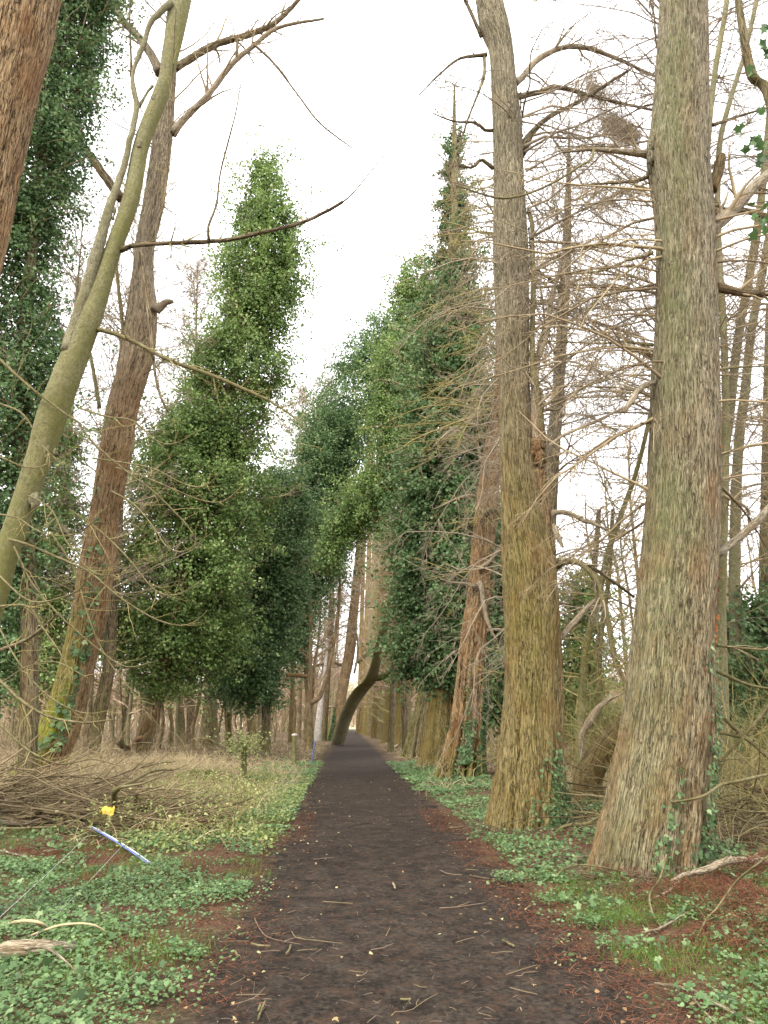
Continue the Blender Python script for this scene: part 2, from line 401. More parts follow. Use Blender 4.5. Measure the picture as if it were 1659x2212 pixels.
class Tree:
    def __init__(s, name, base, label, cat='tree', group=None):
        s.root = empty(name, base, label, cat, group); s.crown = MB(); s.base = np.array(base); s.ax = None
    def trunk(s, rows, Y, mat, S=40, ring=.12, flute=.0, nf=7, ridge=.0, moss=None, seed=0, Y2=None, top=None, name='trunk', rag=None, flh=2.0, label=None):
        ax = axis_from_rows(rows, Y, Y2) if not isinstance(rows, np.ndarray) else rows
        a0 = ax[0].copy()
        g = GH(a0[0], a0[1])
        b = a0.copy(); b[2] = g - .25; b[3] *= 1.08
        if a0[2] > g - .05 and name == 'trunk': ax = np.vstack([b, ax])
        if top is not None: ax = np.vstack([ax, top])
        L = np.linalg.norm(np.diff(ax[:, :3], axis=0), axis=1).sum(); N = max(8, int(L / ring))
        c = crom(ax, N); s.ax = c
        th = np.arange(S) / S * 2 * np.pi
        zz = c[:, 2] - g
        rr = np.repeat(c[:, 3:4], S, 1)
        T = np.repeat(th[None], N, 0); Zs = np.repeat(zz[:, None], S, 1)
        tc = np.stack([c[:, 3:4].mean() * np.cos(T) + seed * 3.1, c[:, 3:4].mean() * np.sin(T), Zs], -1)
        w = np.exp(-np.maximum(Zs, 0) / flh)
        rs = np.random.default_rng(seed + 5); ph = rs.random(3) * 6.28
        F = .55 * np.abs(np.sin(nf / 2 * T + ph[0] + .35 * np.sin(T * 2 + ph[1]) + .12 * Zs)) + .45 * np.abs(np.sin(nf * .5 * 1.6 * T + ph[2])) - .75
        rr = rr * (1 + flute * w * F * 1.6 + .05 * (fbm(tc * np.array([2.2, 2.2, .8]), seed, 3) - .5) * 2)
        rn = np.full_like(rr, .5)
        if ridge > 0:
            q_ = tc * np.array([26, 26, 2.2]); q_ = q_ + (fbm(tc * np.array([5, 5, 3.]), seed + 9, 2)[..., None] - .5) * np.array([3.5, 3.5, 0])
            rd = 1 - np.abs(2 * vnoise(q_, seed + 2) - 1); rd2 = 1 - np.abs(2 * vnoise(q_ * 2.1, seed + 3) - 1)
            rn = .65 * rd + .35 * rd2; rr = rr + ridge * (rn - .6)
        v = np.stack([c[:, 0:1] + rr * np.cos(T), c[:, 1:2] + rr * np.sin(T), np.repeat(c[:, 2:3], S, 1)], -1)
        mo = np.zeros_like(rr) if moss is None else moss(T, Zs)
        m = MB(); m.add(v, [grid_faces(1, N, S), (N - 1) * S + np.arange(S)[None, :]], tc, rn.ravel(), mo.ravel())
        if rag:   # loose bark strips peeling from the trunk
            k, ln, zr = rag
            i = np.clip((rs.uniform(zr[0], zr[1], k) * N).astype(int), 1, N - 8); t = rs.uniform(math.pi * .9, math.pi * 2.1, k)
            nr = np.stack([np.cos(t), np.sin(t), 0 * t], 1); tg = np.stack([-np.sin(t), np.cos(t), 0 * t], 1)
            p0 = c[i, :3] + nr * (c[i, 3] * .995)[:, None]; l = ln * rs.uniform(.4, 1.3, k)
            up = norm(np.array([0, 0, 1.]) + rs.normal(0, .12, (k, 3)))
            fl = rs.uniform(.004, .028, k)[:, None]; wd = rs.uniform(.004, .011, k)[:, None]
            A = [p0 - tg * wd, p0 + tg * wd, p0 + up * l[:, None] * .55 + nr * fl * .3 + tg * wd * .8, p0 + up * l[:, None] * .55 + nr * fl * .3 - tg * wd * .8,
                 p0 + up * l[:, None] + nr * fl + tg * wd * .2, p0 + up * l[:, None] + nr * fl - tg * wd * .2]
            V = np.stack(A, 1); o = (np.arange(k) * 6)[:, None]
            m.add(V, [o + np.array([0, 1, 2, 3]), o + np.array([3, 2, 4, 5])], V.reshape(-1, 3) * 1.0, rs.uniform(.3, .8, k).repeat(6))
        ob = m.build(name, M[mat], s.root)
        if label: ob['label'] = label
        return s
    def limb(s, pts, Y0, Y1=None, mat='greenbark', n=None, S=7, sub=None, name='branch', wob=.0, label=None, moss=0.0):
        """pts (u, v, width px)"""
        Y1 = Y0 if Y1 is None else Y1; k = len(pts); a = []
        for i, (u, v, w) in enumerate(pts):
            p = P(u, v, Y0 + (Y1 - Y0) * i / (k - 1)); a.append([*p, w / 2 * pxm(p)])
        a = np.array(a); L = np.linalg.norm(np.diff(a[:, :3], axis=0), axis=1).sum(); n = n or int(min(60, max(8, L / .12)))
        c = crom(a, n)
        rad = c[:, 3] * (1 + .16 * (vnoise(c[:, :3] * 6) - .5)); c[1:-1, :3] += rng.normal(0, wob + .06 * rad.mean(), (n - 2, 3))
        m = MB(); tubes(m, c[None, :, :3], rad[None], S, rn=.5, mo=moss, cap=True)
        ob = m.build(name, M[mat], s.root)
        if label: ob['label'] = label
        if sub: s.twigs(c[None, :, :3], rad[None], **sub)
        return c
    def twigs(s, pts, rad, m=14, lr=.28, m2=4, lr2=.4, ang=.8, grav=0.0, up=0.0, rmin=.004, m3=0, wob=.14):
        p, r = sprout(pts, np.maximum(rad, .006), m, lr, ang, 6, .12, wob, grav, .42, up, rmin * 1.5)
        tubes(s.crown, p, r, 4)
        if m2:
            p2, r2 = sprout(p, r, m2, lr2, ang, 5, .15, wob, grav, .55, up, rmin); tubes(s.crown, p2, r2, 3)
            if m3:
                p3, r3 = sprout(p2, r2, m3, .5, ang, 4, .2, wob, grav, .6, up, rmin); tubes(s.crown, p3, r3, 3)
    def bare(s, z0, z1, n, L0, L1, elev=.2, grav=-.03, r=.03, m=12, m2=5, m3=0, rmin=.004, side=None, N=9, lr=.3, lr2=.4, wob=.1):
        """branches all round the trunk between two heights; L0 at the bottom, L1 at the top"""
        ax = s.ax; z = rng.uniform(z0, z1, n); k = np.clip(np.searchsorted(ax[:, 2], z), 1, len(ax) - 1)
        st = ax[k, :3].copy(); st[:, 2] = z
        th = rng.uniform(0, 6.283, n)
        if side is not None: th = side[0] + rng.normal(0, side[1], n)
        el = elev + rng.normal(0, .18, n)
        d = np.stack([np.cos(th) * np.cos(el), np.sin(th) * np.cos(el), np.sin(el)], 1)
        f = (z - z0) / max(z1 - z0, .1); ln = (L0 + (L1 - L0) * f) * rng.uniform(.6, 1.2, n)
        p, rd = grow(st, d, ln, r * (.6 + .6 * rng.random(n)) * (ln / max(L0, L1)) ** .5, N, wob, grav, .2)
        tubes(s.crown, p, rd, 5)
        s.twigs(p, rd, m, lr, m2, lr2, .8, grav * .7, 0, rmin, m3)
    def ivy(s, rows, Y, n, mat='ivy', size=.11, thick=.55, clump=.45, seed=0, name='ivy', per=46, depth=.8, lump=.55, Y2=None, shoots=0, sprays=.7):
        """leaf clumps all round an axis; rows (v, left, right) top or bottom first"""
        ax = axis_from_rows(rows, Y, Y2); N = 200; c = crom(ax, N)
        rs = np.random.default_rng(seed + 77)
        w = c[:, 3] * np.linalg.norm(np.gradient(c[:, :3], axis=0), axis=1); w = w / w.sum()
        k = rs.choice(N, n, p=w); th = rs.uniform(0, 6.283, n)
        Rr = np.maximum(c[k, 3] - .6 * clump, .35 * c[k, 3])
        sh = np.stack([np.cos(th) * 1.3, np.sin(th) * 1.3, c[k, 2] * .55], -1)
        lum = (1 + lump * (fbm(sh + seed * 5, seed, 3) - .5) * 2 + .8 * (fbm(sh * 3.1 + seed, seed + 4, 2) - .5)) * .93
        rr = Rr * lum * (thick + (1 - thick) * rs.random(n) ** .6) * .97
        cen = c[k, :3] + np.stack([np.cos(th) * rr, np.sin(th) * rr * depth, rs.normal(0, .25, n)], 1)
        nr = np.stack([np.cos(th), np.sin(th), .45 + 0 * th], 1)
        cl = clump * rs.uniform(.4, 1.55, n)
        cnt = np.maximum(5, (per * rs.uniform(.4, 1.5, n) * (cl / clump) ** 1.6)).astype(int)
        rep = np.repeat(np.arange(n), cnt); T = len(rep)
        off = rs.normal(0, 1, (T, 3)) + nr[rep] * .75 + np.array([0, 0, .25]); off = off / (np.linalg.norm(off, axis=1, keepdims=True) + 1e-6) * (.45 + .6 * rs.random((T, 1)) ** .7)
        off[:, 2] *= .8
        pos = cen[rep] + off * cl[rep][:, None]
        pos[:, 2] -= .35 * cl[rep] * (off[:, 0] ** 2 + off[:, 1] ** 2)
        nn = norm(off + nr[rep] * .9 + np.array([0, -.15, .5]))
        m = MB(); ton = rs.random(n)
        rn = np.clip(.55 * rs.random(T) + .45 * ton[rep], 0, 1)
        leaves(m, pos, nn, size * rs.uniform(.65, 1.25, T), rn, 'fold' if size > .085 else 'rhomb', .55)
        # ragged leafy sprays reaching out of the mass
        k2 = int(n * sprays); sel = rs.integers(0, n, k2); st = cen[sel]; d = nr[sel] * np.array([1, 1, .6]) + rs.normal(0, .5, (k2, 3)) + np.array([0, 0, .15])
        pp, rr_ = grow(st, d, clump * rs.uniform(1.1, 3.9, k2), np.full(k2, .012), 8, .16, -.05, .3); tubes(s.crown, pp, rr_, 3)
        q = pp[:, 2:].reshape(-1, 3); q = np.repeat(q, 7, 0); q = q + rs.normal(0, clump * .22, q.shape)
        leaves(m, q, np.tile([0, -.2, .8], (len(q), 1)), size * rs.uniform(.6, 1.15, len(q)), np.clip(.3 + .7 * rs.random(len(q)), 0, 1), 'fold' if size > .085 else 'rhomb', .8)
        m.build(name, M[mat], s.root)
        # woody ivy stems reaching into the clumps
        sel = rs.choice(n, min(n, max(20, n // 6)), replace=False)
        st = c[k[sel], :3] + 0; st[:, 2] -= .5
        p = np.linspace(0, 1, 5)[None, :, None] * (cen[sel] - st)[:, None] + st[:, None]; p[:, 1:4] += rs.normal(0, .08, (len(sel), 3, 3))
        tubes(s.crown, p, np.linspace(.022, .008, 5)[None].repeat(len(sel), 0), 4)
        if shoots:
            sel = rs.choice(n, shoots); d = norm(nr[sel] * 1.0 + rs.normal(0, .45, (shoots, 3)) + np.array([0, 0, .25]))
            p, r = grow(cen[sel], d, rs.uniform(.6, 2.6, shoots), np.full(shoots, .012), 7, .16, .0, .3); tubes(s.crown, p, r, 3)
            p, r = sprout(p, r, 4, .4, .7, 4, .2, rmin=.006); tubes(s.crown, p, r, 3)
    def done(s, mat='twig', name='crown'):
        if s.crown.n: s.crown.build(name, M[mat], s.root)
        return s.root
    def creeper(s, n, z0, z1, th0, dth, size=.06, mat='ivyblue', name='ivy', seed=0, out=.03, strands=7):
        """small ivy leaves climbing up the bark in strands"""
        rs = np.random.default_rng(seed + 300); ax = s.ax
        zs = z0 + (z1 - z0) * rs.random(n) ** 1.6; st = rs.integers(0, strands, n)
        sth = th0 + rs.uniform(-dth, dth, strands); sw = rs.random(strands) * 6; top = z0 + (z1 - z0) * rs.uniform(.35, 1, strands)
        keep = zs < top[st]; zs = zs[keep]; st = st[keep]; k = np.clip(np.searchsorted(ax[:, 2], zs), 1, len(ax) - 1); n = len(zs)
        th = sth[st] + .10 * np.sin(zs * 3 + sw[st]) + rs.normal(0, .055, n) + rs.normal(0, .1, n) * (zs < z0 + .5)
        rr = ax[k, 3] * 1.0 + out + rs.random(n) * .04
        pos = np.stack([ax[k, 0] + np.cos(th) * rr, ax[k, 1] + np.sin(th) * rr, zs], 1)
        m = MB(); leaves(m, pos, np.stack([np.cos(th), np.sin(th), .35 + 0 * th], 1), size * rs.uniform(.5, 1.25, n), rs.random(n), 'ivy', .35)
        m.build(name, M[mat], s.root)

def base_of(u, v): return G(u, v)


PI = math.pi
def left_algae(k=1.0, c=PI * 1.15, w=1.1):
    return lambda T, Z: k * np.exp(-(np.minimum(np.abs(T - c), 2 * PI - np.abs(T - c)) / w) ** 2) * np.ones_like(Z)
def low_moss(h, k=1.0):
    return lambda T, Z: k * np.clip(1.15 - Z / h, 0, 1)

# ---- R1: the nearest big trunk on the right
pb = G(1390, 1893); YR1 = pb[1] + .45
t = Tree('redwood_tree', pb, 'massive grey-brown trunk with flared foot, nearest tree on the right of the path', 'tree', 'big trunks lining the path')
rows = [(1925, 1240, 1530), (1895, 1262, 1524), (1850, 1282, 1521), (1800, 1294, 1524), (1742, 1309, 1529), (1659, 1324, 1531), (1604, 1336, 1539), (1493, 1354, 1539), (1382, 1368, 1539), (1272, 1381, 1543), (1106, 1398, 1551), (940, 1407, 1551),
        (830, 1409, 1548), (719, 1417, 1546), (553, 1421, 1543), (442, 1415, 1537), (370, 1404, 1529), (320, 1400, 1527), (270, 1408, 1527), (180, 1417, 1527), (0, 1427, 1526), (-180, 1434, 1522)]
t.trunk(rows, YR1, 'greybark', S=320, ring=.022, flute=.13, nf=9, ridge=.026, moss=left_algae(1.0, PI * 1.25, .9), seed=1, flh=.9, rag=(900, .16, (.02, .98)))
t.creeper(620, .1, 2.6, PI * 1.76, .26, .050, seed=1, strands=10); t.creeper(150, .0, 1.5, PI * 1.5, .15, .05, name='ivy', seed=2, strands=3)
R1 = t
y = YR1
t.limb([(1404, 332, 26), (1385, 331, 17), (1330, 326, 12), (1280, 322, 9), (1250, 325, 6), (1215, 329, 4)], y, y - .2, 'palebark', sub=dict(m=8, lr=.3, m2=2, rmin=.004))
t.limb([(1283, 323, 6), (1276, 345, 5), (1255, 357, 5), (1200, 392, 5), (1135, 420, 5), (1080, 428, 5), (1035, 417, 4), (985, 400, 3)], y - .2, y - .8, 'greenbark', sub=dict(m=10, lr=.18, m2=1, rmin=.003))
t.limb([(1528, 500, 40), (1548, 484, 32), (1580, 456, 27), (1620, 414, 24), (1665, 375, 23), (1760, 330, 20)], y, y + .6, 'palebark', sub=dict(m=10, lr=.3, m2=4, rmin=.005))
t.limb([(1575, 462, 16), (1600, 455, 14), (1640, 462, 13), (1690, 480, 12)], y + .3, y + .4, 'darkbark')
t.limb([(1544, 620, 24), (1575, 626, 20), (1600, 633, 16), (1640, 634, 15), (1700, 632, 14)], y, y + .3, 'darkbark', sub=dict(m=8, lr=.4, m2=3, rmin=.004))
t.limb([(1546, 1200, 22), (1580, 1175, 18), (1620, 1140, 17), (1665, 1095, 17), (1720, 1040, 16)], y, y + .5, 'palebark')
t.limb([(1532, 410, 34), (1545, 385, 26), (1556, 348, 22), (1560, 335, 15)], y + .1, y + .1, 'tanbark', name='broken_stub')
t.limb([(1411, 826, 16), (1398, 832, 13), (1380, 842, 14), (1366, 864, 12), (1352, 882, 11), (1346, 890, 8)], y - .1, y - .4, 'palebark', name='broken_branch', label='bare broken branch stub hanging down')
t.limb([(1408, 545, 10), (1395, 553, 8), (1360, 560, 6), (1300, 585, 5), (1220, 592, 4)], y, y + .6, 'greenbark', sub=dict(m=9, lr=.3, m2=3, rmin=.004))
t.limb([(1412, 360, 12), (1395, 385, 9), (1360, 392, 7), (1310, 396, 5), (1260, 399, 4)], y, y + .5, 'darkbark', sub=dict(m=10, lr=.3, m2=3, rmin=.004))
t.limb([(1409, 745, 9), (1380, 742, 7), (1340, 738, 5), (1290, 742, 4), (1160, 735, 3)], y + .3, y + 1.2, 'greenbark', sub=dict(m=14, lr=.25, m2=3, rmin=.004))
t.limb([(1409, 772, 16), (1392, 762, 14), (1360, 752, 9), (1330, 737, 6), (1280, 700, 4)], y + .2, y + 1.6, 'redbark', sub=dict(m=10, lr=.25, m2=3, rmin=.004))
t.limb([(1540, 270, 8), (1600, 250, 6), (1659, 232, 5)], y, y + .3, 'darkbark', sub=dict(m=8, lr=.4, m2=3))
t.limb([(1545, 800, 5), (1600, 793, 4), (1665, 790, 3)], y, y + .5, 'greenbark', sub=dict(m=8, lr=.4, m2=2, rmin=.003))
t.limb([(1540, 1392, 8), (1600, 1400, 6), (1665, 1404, 5)], y + .3, y + .6, 'greenbark', sub=dict(m=6, lr=.4, m2=2, rmin=.003))
t.limb([(1530, 1440, 10), (1560, 1455, 8), (1620, 1480, 6), (1680, 1490, 5)], y + .3, y + .6, 'greenbark')
# rusty flakes down the right edge
mbf = MB(); rs = np.random.default_rng(3); vv = np.concatenate([rs.normal(1235, 35, 40), rs.normal(1370, 60, 60), rs.normal(975, 35, 22), rs.normal(1560, 90, 30)])
pos = np.array([P(np.interp(v, [900, 1106, 1272, 1400, 1604, 1742], [1552, 1553, 1546, 1541, 1540, 1529]) + rs.normal(0, 2.0), v, y + .02) for v in vv])
for q_ in pos[::2]:
    mbf = MB(); leaves(mbf, q_ + rs.normal(0, .012, (2, 3)), np.tile([.5, -.8, .2], (2, 1)), rs.uniform(.03, .085, 2), rs.random(2), 'ivy', .8); mbf.build('bark_flake', M['bracket'], t.root)
t.bare(4.0, 9, 26, 3.4, 2.8, .35, -.11, .026, 16, 6, 2, .0036, side=(PI * .95, .4), wob=.15); t.bare(4.0, 9, 12, 3.0, 2.5, .1, -.05, .03, 12, 5, 1, .0038, side=(0.2, .6))
t.done('twig')

# ---- R2
pb = G(1130, 1797); YR2 = pb[1] + .45
t = Tree('redwood_tree', pb, 'tall olive-brown trunk, second on the right of the path, with a knotted right side', 'tree', 'big trunks lining the path')
rows = [(1830, 1033, 1232), (1800, 1045, 1224), (1750, 1058, 1222), (1700, 1066, 1222), (1659, 1073, 1220), (1600, 1080, 1217), (1500, 1088, 1214), (1382, 1090, 1210), (1272, 1086, 1203), (1200, 1083, 1197), (1106, 1083, 1174), (995, 1080, 1158), (900, 1079, 1148), (830, 1078, 1144), (760, 1075, 1142),
        (700, 1073, 1142), (553, 1066, 1140), (387, 1067, 1131), (277, 1065, 1126), (180, 1062, 1115), (110, 1057, 1108), (60, 1038, 1100), (0, 1028, 1085), (-160, 1005, 1050)]
t.trunk(rows, YR2, 'tanbark', S=260, ring=.026, flute=.16, nf=10, ridge=.024, moss=lambda T, Z: np.clip(1.15 - Z / 9, .1, .8) * left_algae(1, PI * 1.3, 1.5)(T, Z), seed=2, flh=1.2, rag=(1100, .22, (.02, .9)))
t.creeper(620, .0, 1.7, PI * 1.55, .6, .048, seed=5, strands=12); t.creeper(800, .0, .8, PI * 1.75, .5, .05, name='ivy', seed=6, strands=16)
y = YR2
t.limb([(1170, 1000, 24), (1164, 920, 26), (1158, 850, 20), (1150, 790, 14), (1150, 719, 12), (1152, 620, 11), (1150, 540, 10), (1149, 485, 9), (1142, 455, 9)], y - .15, y, 'greenbark', sub=dict(m=8, lr=.1, m2=2))
t.limb([(1158, 960, 22), (1155, 860, 20), (1158, 790, 16), (1170, 740, 14), (1184, 690, 13), (1192, 640, 11), (1205, 600, 9), (1213, 560, 8), (1225, 520, 7)], y - .2, y + .6, 'palebark', sub=dict(m=12, lr=.2, m2=3))
t.limb([(1166, 770, 10), (1185, 710, 9), (1205, 670, 8), (1218, 630, 7), (1245, 605, 6), (1280, 600, 5)], y - .1, y + .8, 'palebark', sub=dict(m=10, lr=.25, m2=3))
t.limb([(1176, 1150, 24), (1185, 1118, 17), (1200, 1106, 13), (1235, 1110, 11), (1262, 1125, 9), (1285, 1132, 8), (1312, 1145, 5)], y, y - .3, 'palebark', name='branch', sub=dict(m=5, lr=.2, m2=2))
t.limb([(1200, 1225, 16), (1225, 1213, 13), (1255, 1219, 12), (1285, 1250, 12), (1302, 1300, 11), (1315, 1360, 8), (1322, 1420, 4)], y, y - .5, 'greenbark', sub=dict(m=8, lr=.25, m2=3))
t.limb([(1203, 1216, 12), (1240, 1211, 9), (1285, 1230, 8), (1330, 1260, 7), (1370, 1290, 5)], y, y + .6, 'darkbark', sub=dict(m=10, lr=.25, m2=3))
t.limb([(1188, 1412, 20), (1200, 1390, 18), (1215, 1372, 16), (1235, 1350, 14), (1262, 1320, 11), (1285, 1295, 7)], y - .1, y + .2, 'palebark')
t.limb([(1196, 1135, 15), (1200, 1150, 14), (1210, 1170, 10), (1216, 1182, 5)], y - .1, y - .3, 'palebark', name='broken_stub')
t.limb([(1198, 1305, 8), (1215, 1303, 7), (1230, 1305, 4)], y, y, 'palebark', name='broken_stub')
t.limb([(1124, 330, 26), (1140, 300, 18), (1160, 275, 13), (1190, 250, 11), (1240, 225, 9), (1290, 195, 8), (1360, 150, 5)], y, y + .8, 'darkbark', sub=dict(m=16, lr=.3, m2=4))
t.limb([(1112, 180, 18), (1130, 165, 15), (1160, 130, 13), (1200, 108, 12), (1240, 100, 11), (1290, 110, 10), (1340, 130, 8), (1415, 165, 6)], y, y + .9, 'palebark', sub=dict(m=18, lr=.3, m2=4))
t.limb([(1115, 210, 14), (1160, 200, 12), (1210, 190, 10), (1270, 205, 9), (1330, 220, 7), (1420, 240, 5)], y, y + 1.3, 'darkbark', sub=dict(m=18, lr=.3, m2=4))
t.limb([(1072, 280, 9), (1050, 282, 7), (1025, 265, 6), (980, 262, 4), (935, 245, 2.5)], y, y - .3, 'darkbark', sub=dict(m=6, lr=.3, m2=2, rmin=.003))
t.limb([(1066, 365, 9), (1040, 345, 8), (1020, 362, 6), (980, 358, 4), (960, 375, 2)], y, y - .3, 'darkbark', sub=dict(m=6, lr=.3, m2=2, rmin=.003))
t.limb([(1050, 118, 11), (1030, 120, 8), (990, 128, 6), (950, 160, 4), (905, 205, 2.5)], y, y - .3, 'darkbark', sub=dict(m=7, lr=.35, m2=2, rmin=.003))
t.limb([(1040, 80, 10), (1025, 45, 8), (1005, 0, 7), (990, -40, 6)], y, y - .3, 'darkbark', sub=dict(m=8, lr=.4, m2=2, rmin=.003))
t.limb([(1046, 120, 8), (1047, 155, 7), (1035, 195, 6), (1010, 260, 4), (985, 335, 4), (968, 380, 2)], y, y - .6, 'darkbark', sub=dict(m=8, lr=.2, m2=2, rmin=.003))
t.limb([(1128, 600, 10), (1150, 590, 9), (1190, 560, 8), (1250, 540, 6), (1330, 530, 4)], y, y + 1.4, 'twig' if False else 'darkbark', sub=dict(m=14, lr=.3, m2=4))
t.trunk(axis_from_rows([(1400, 1150, 1208), (1272, 1150, 1202), (1106, 1144, 1188), (1000, 1142, 1179), (930, 1144, 1175), (870, 1150, 1172), (840, 1155, 1169)], YR2 - .06), YR2, 'redbark', S=90, ring=.03, ridge=.03, seed=33, name='broken_stem', rag=(260, .3, (.1, .98)))
# burrs on the right side
def burr(tree, u, v, w, Y, mat, n=9):
    m = MB(); rs = np.random.default_rng(int(u))
    for i in range(n):
        c = P(u + rs.normal(0, w * .16), v + rs.normal(0, w * .55), Y) ; r = w * pxm(c) * rs.uniform(.16, .34)
        k = 8; ph = np.linspace(0, PI, k + 1)[:, None]; th_ = np.linspace(0, 2 * PI, 10, endpoint=False)[None]
        v_ = np.stack([np.sin(ph) * np.cos(th_), np.sin(ph) * np.sin(th_), np.cos(ph) * np.ones_like(th_) * 1.9], -1)
        rr = r * (1 + .7 * (vnoise(v_ * 2.3 + i * 5, 4) - .5)); v_ = v_ * rr[..., None] + c
        m.add(v_, [grid_faces(1, k + 1, 10)], v_ * 1.0)
    m.build('burr', M[mat], tree.root)
burr(R1, 1404, 338, 26, YR1 - .1, 'tanbark', 6); burr(R1, 1536, 440, 24, YR1 - .1, 'redbark', 6); burr(R1, 1543, 880, 20, YR1 - .15, 'redbark', 5)
burr(t, 1165, 960, 36, y - .22, 'redbark'); burr(t, 1186, 1190, 26, y - .2, 'tanbark'); burr(t, 1188, 1370, 22, y - .2, 'tanbark')
t.bare(5.5, 14, 40, 4.2, 3.2, .45, -.12, .030, 16, 6, 2, .0042, side=(.1, .8), wob=.15); t.bare(7.0, 13.5, 16, 2.8, 2.6, .3, -.13, .022, 12, 4, 1, .0038, side=(PI, .7), wob=.15)
t.done('twiggrey')

# ---- RB: bare conifer behind, filling the space between R1 and R2 with drooping twigs
pb = np.array([5.6, 17.0, GH(5.6, 17)])
t = Tree('bare_conifer', pb, 'leafless conifer with drooping twiggy branches, between the two nearest trunks on the right', 'tree')
t.trunk([(1640, 1150, 1190), (1300, 1158, 1195), (1000, 1176, 1208), (850, 1192, 1218), (600, 1210, 1232), (450, 1219, 1234), (330, 1225, 1232), (250, 1228, 1230)], 18.0, 'tanbark', S=24, ring=.15, seed=7)
t.bare(3.0, 16.5, 130, 5.4, 3.8, .55, -.13, .026, 16, 6, 2, .0040, lr=.32, wob=.2)
for (a, b_) in (((1270, 180), (1310, 225)), ((1310, 262), (1375, 300))):   # matted dead clumps hanging in the twigs
    c0, c1 = P(a[0], a[1], 16.5), P(b_[0], b_[1], 16.5); k = 500 if a[1] < 200 else 1300
    tt = rng.random(k)[:, None]; st = c0 * (1 - tt) + c1 * tt + rng.normal(0, .11, (k, 3))
    p, r = grow(st, rng.normal(size=(k, 3)), rng.uniform(.15, .5, k), np.full(k, .007), 5, .45); m = MB(); tubes(m, p, r, 3); m.build('dead_clump', M['twig'], t.root)
t.done('twiggrey')
for (u_, Yq, sd, lab) in ((1452, 13.5, PI, 'bare tree standing hidden behind the nearest big trunk, its twigs reaching left'), (1500, 15.5, .1, 'bare tree standing hidden behind the nearest big trunk, its twigs reaching right')):
    p_ = P(u_, 1640, Yq); p_[2] = GH(p_[0], p_[1]); t = Tree('bare_tree', p_, lab, 'tree')
    t.trunk([(1640, u_ - 12, u_ + 12), (900, u_ - 8, u_ + 10), (300, u_ - 6, u_ + 7), (-250, u_ - 3, u_ + 4)], Yq, 'midbark', S=20, ring=.2, seed=3)
    t.bare(7, 19.5, 80, 4.6, 3.6, .5, -.10, .024, 16, 6, 2, .0042, side=(sd, .8), wob=.17, lr=.32); t.done('twiggrey')

# ---- R3
pb = G(1000, 1684); YR3 = pb[1] + .4
t = Tree('redwood_tree', pb, 'reddish leaning trunk with ribbed foot and strands of ivy, third right of the path', 'tree', 'big trunks lining the path')
rows = [(1700, 936, 1050), (1680, 944, 1047), (1640, 956, 1045), (1590, 968, 1045), (1548, 977, 1047), (1440, 989, 1052), (1350, 999, 1060), (1272, 1011, 1067), (1180, 1019, 1069), (1100, 1027, 1075), (1000, 1041, 1080), (900, 1058, 1087), (780, 1070, 1093), (600, 1080, 1098), (300, 1090, 1102)]
t.trunk(rows, YR3, 'redbark', S=200, ring=.04, flute=.42, nf=15, ridge=.03, moss=low_moss(1.3), seed=3, flh=2.4, rag=(600, .3, (.02, .9)))
t.creeper(2600, .1, 6.8, PI * 1.82, .26, .075, seed=8, strands=14, out=.03); t.creeper(260, .1, 5, PI * 1.42, .05, .06, name='ivy', seed=9, strands=2); t.creeper(420, .5, 1.9, PI * 1.5, .12, .09, name='ivy', seed=19, strands=5, out=.05)
y = YR3 - .4
t.limb([(1034, 1258, 14), (1040, 1270, 11), (1044, 1300, 10), (1050, 1330, 9), (1060, 1360, 7), (1074, 1385, 3)], y - .1, y - .5, 'palebark', name='broken_branch', label='pale barkless branch hanging down the trunk')
t.limb([(1030, 1270, 10), (1010, 1262, 7), (975, 1258, 5), (950, 1250, 2)], y, y - .2, 'palebark')
t.limb([(1052, 1362, 8), (1070, 1360, 8), (1090, 1361, 6), (1110, 1358, 4)], y, y, 'palebark'); t.limb([(1035, 1230, 11), (1055, 1215, 9), (1075, 1190, 9), (1100, 1160, 8)], y - .1, y + .3, 'palebark')
t.limb([(1028, 1075, 8), (1015, 1070, 7), (985, 1078, 6), (960, 1090, 4), (935, 1100, 2)], y, y - .3, 'palebark', sub=dict(m=5, lr=.3, m2=2)); t.limb([(1045, 1112, 12), (1060, 1098, 11), (1075, 1105, 9), (1090, 1130, 6)], y - .1, y, 'greenbark')
t.limb([(1040, 1000, 8), (1030, 960, 7), (1005, 940, 6), (975, 930, 6), (935, 965, 3)], y, y - .6, 'palebark', sub=dict(m=8, lr=.3, m2=3))
t.bare(10, 22, 60, 3.8, 2.6, .0, -.05, .04, 12, 5, 0, .0065, side=(PI * 1.2, 1.3)); t.bare(5, 10, 10, 2.4, 2.4, -.1, -.04, .025, 6, 3, 0, .006, side=(PI * 1.1, .7))
t.done('twiggreen')

# ---- R4: ivy tower
pb = G(935, 1658); YR4 = pb[1] + 1.0
t = Tree('ivy_clad_tree', pb, 'tallest conifer, wrapped in dark ivy up to a thin bare spire, right of the path', 'tree', 'ivy-clad trees')
rows = [(1672, 893, 990), (1640, 905, 990), (1580, 915, 990), (1500, 925, 988), (1400, 932, 985), (1200, 945, 985), (900, 955, 988), (600, 966, 990), (400, 974, 990), (250, 978, 985), (185, 980, 983)]
t.trunk(rows, YR4, 'tanbark', S=120, ring=.08, flute=.15, nf=9, ridge=.03, moss=left_algae(.9, PI * 1.2, 1.3), seed=4)
t.ivy([(1480, 905, 1075), (1400, 862, 1090), (1300, 850, 1095), (1200, 858, 1095), (1100, 868, 1090), (1000, 885, 1085), (900, 895, 1075), (800, 905, 1062), (700, 918, 1045), (640, 930, 1036)], YR4 + .3, 1350, 'ivyblue', .14, .45, .62, seed=4, per=58, shoots=160, lump=.8)
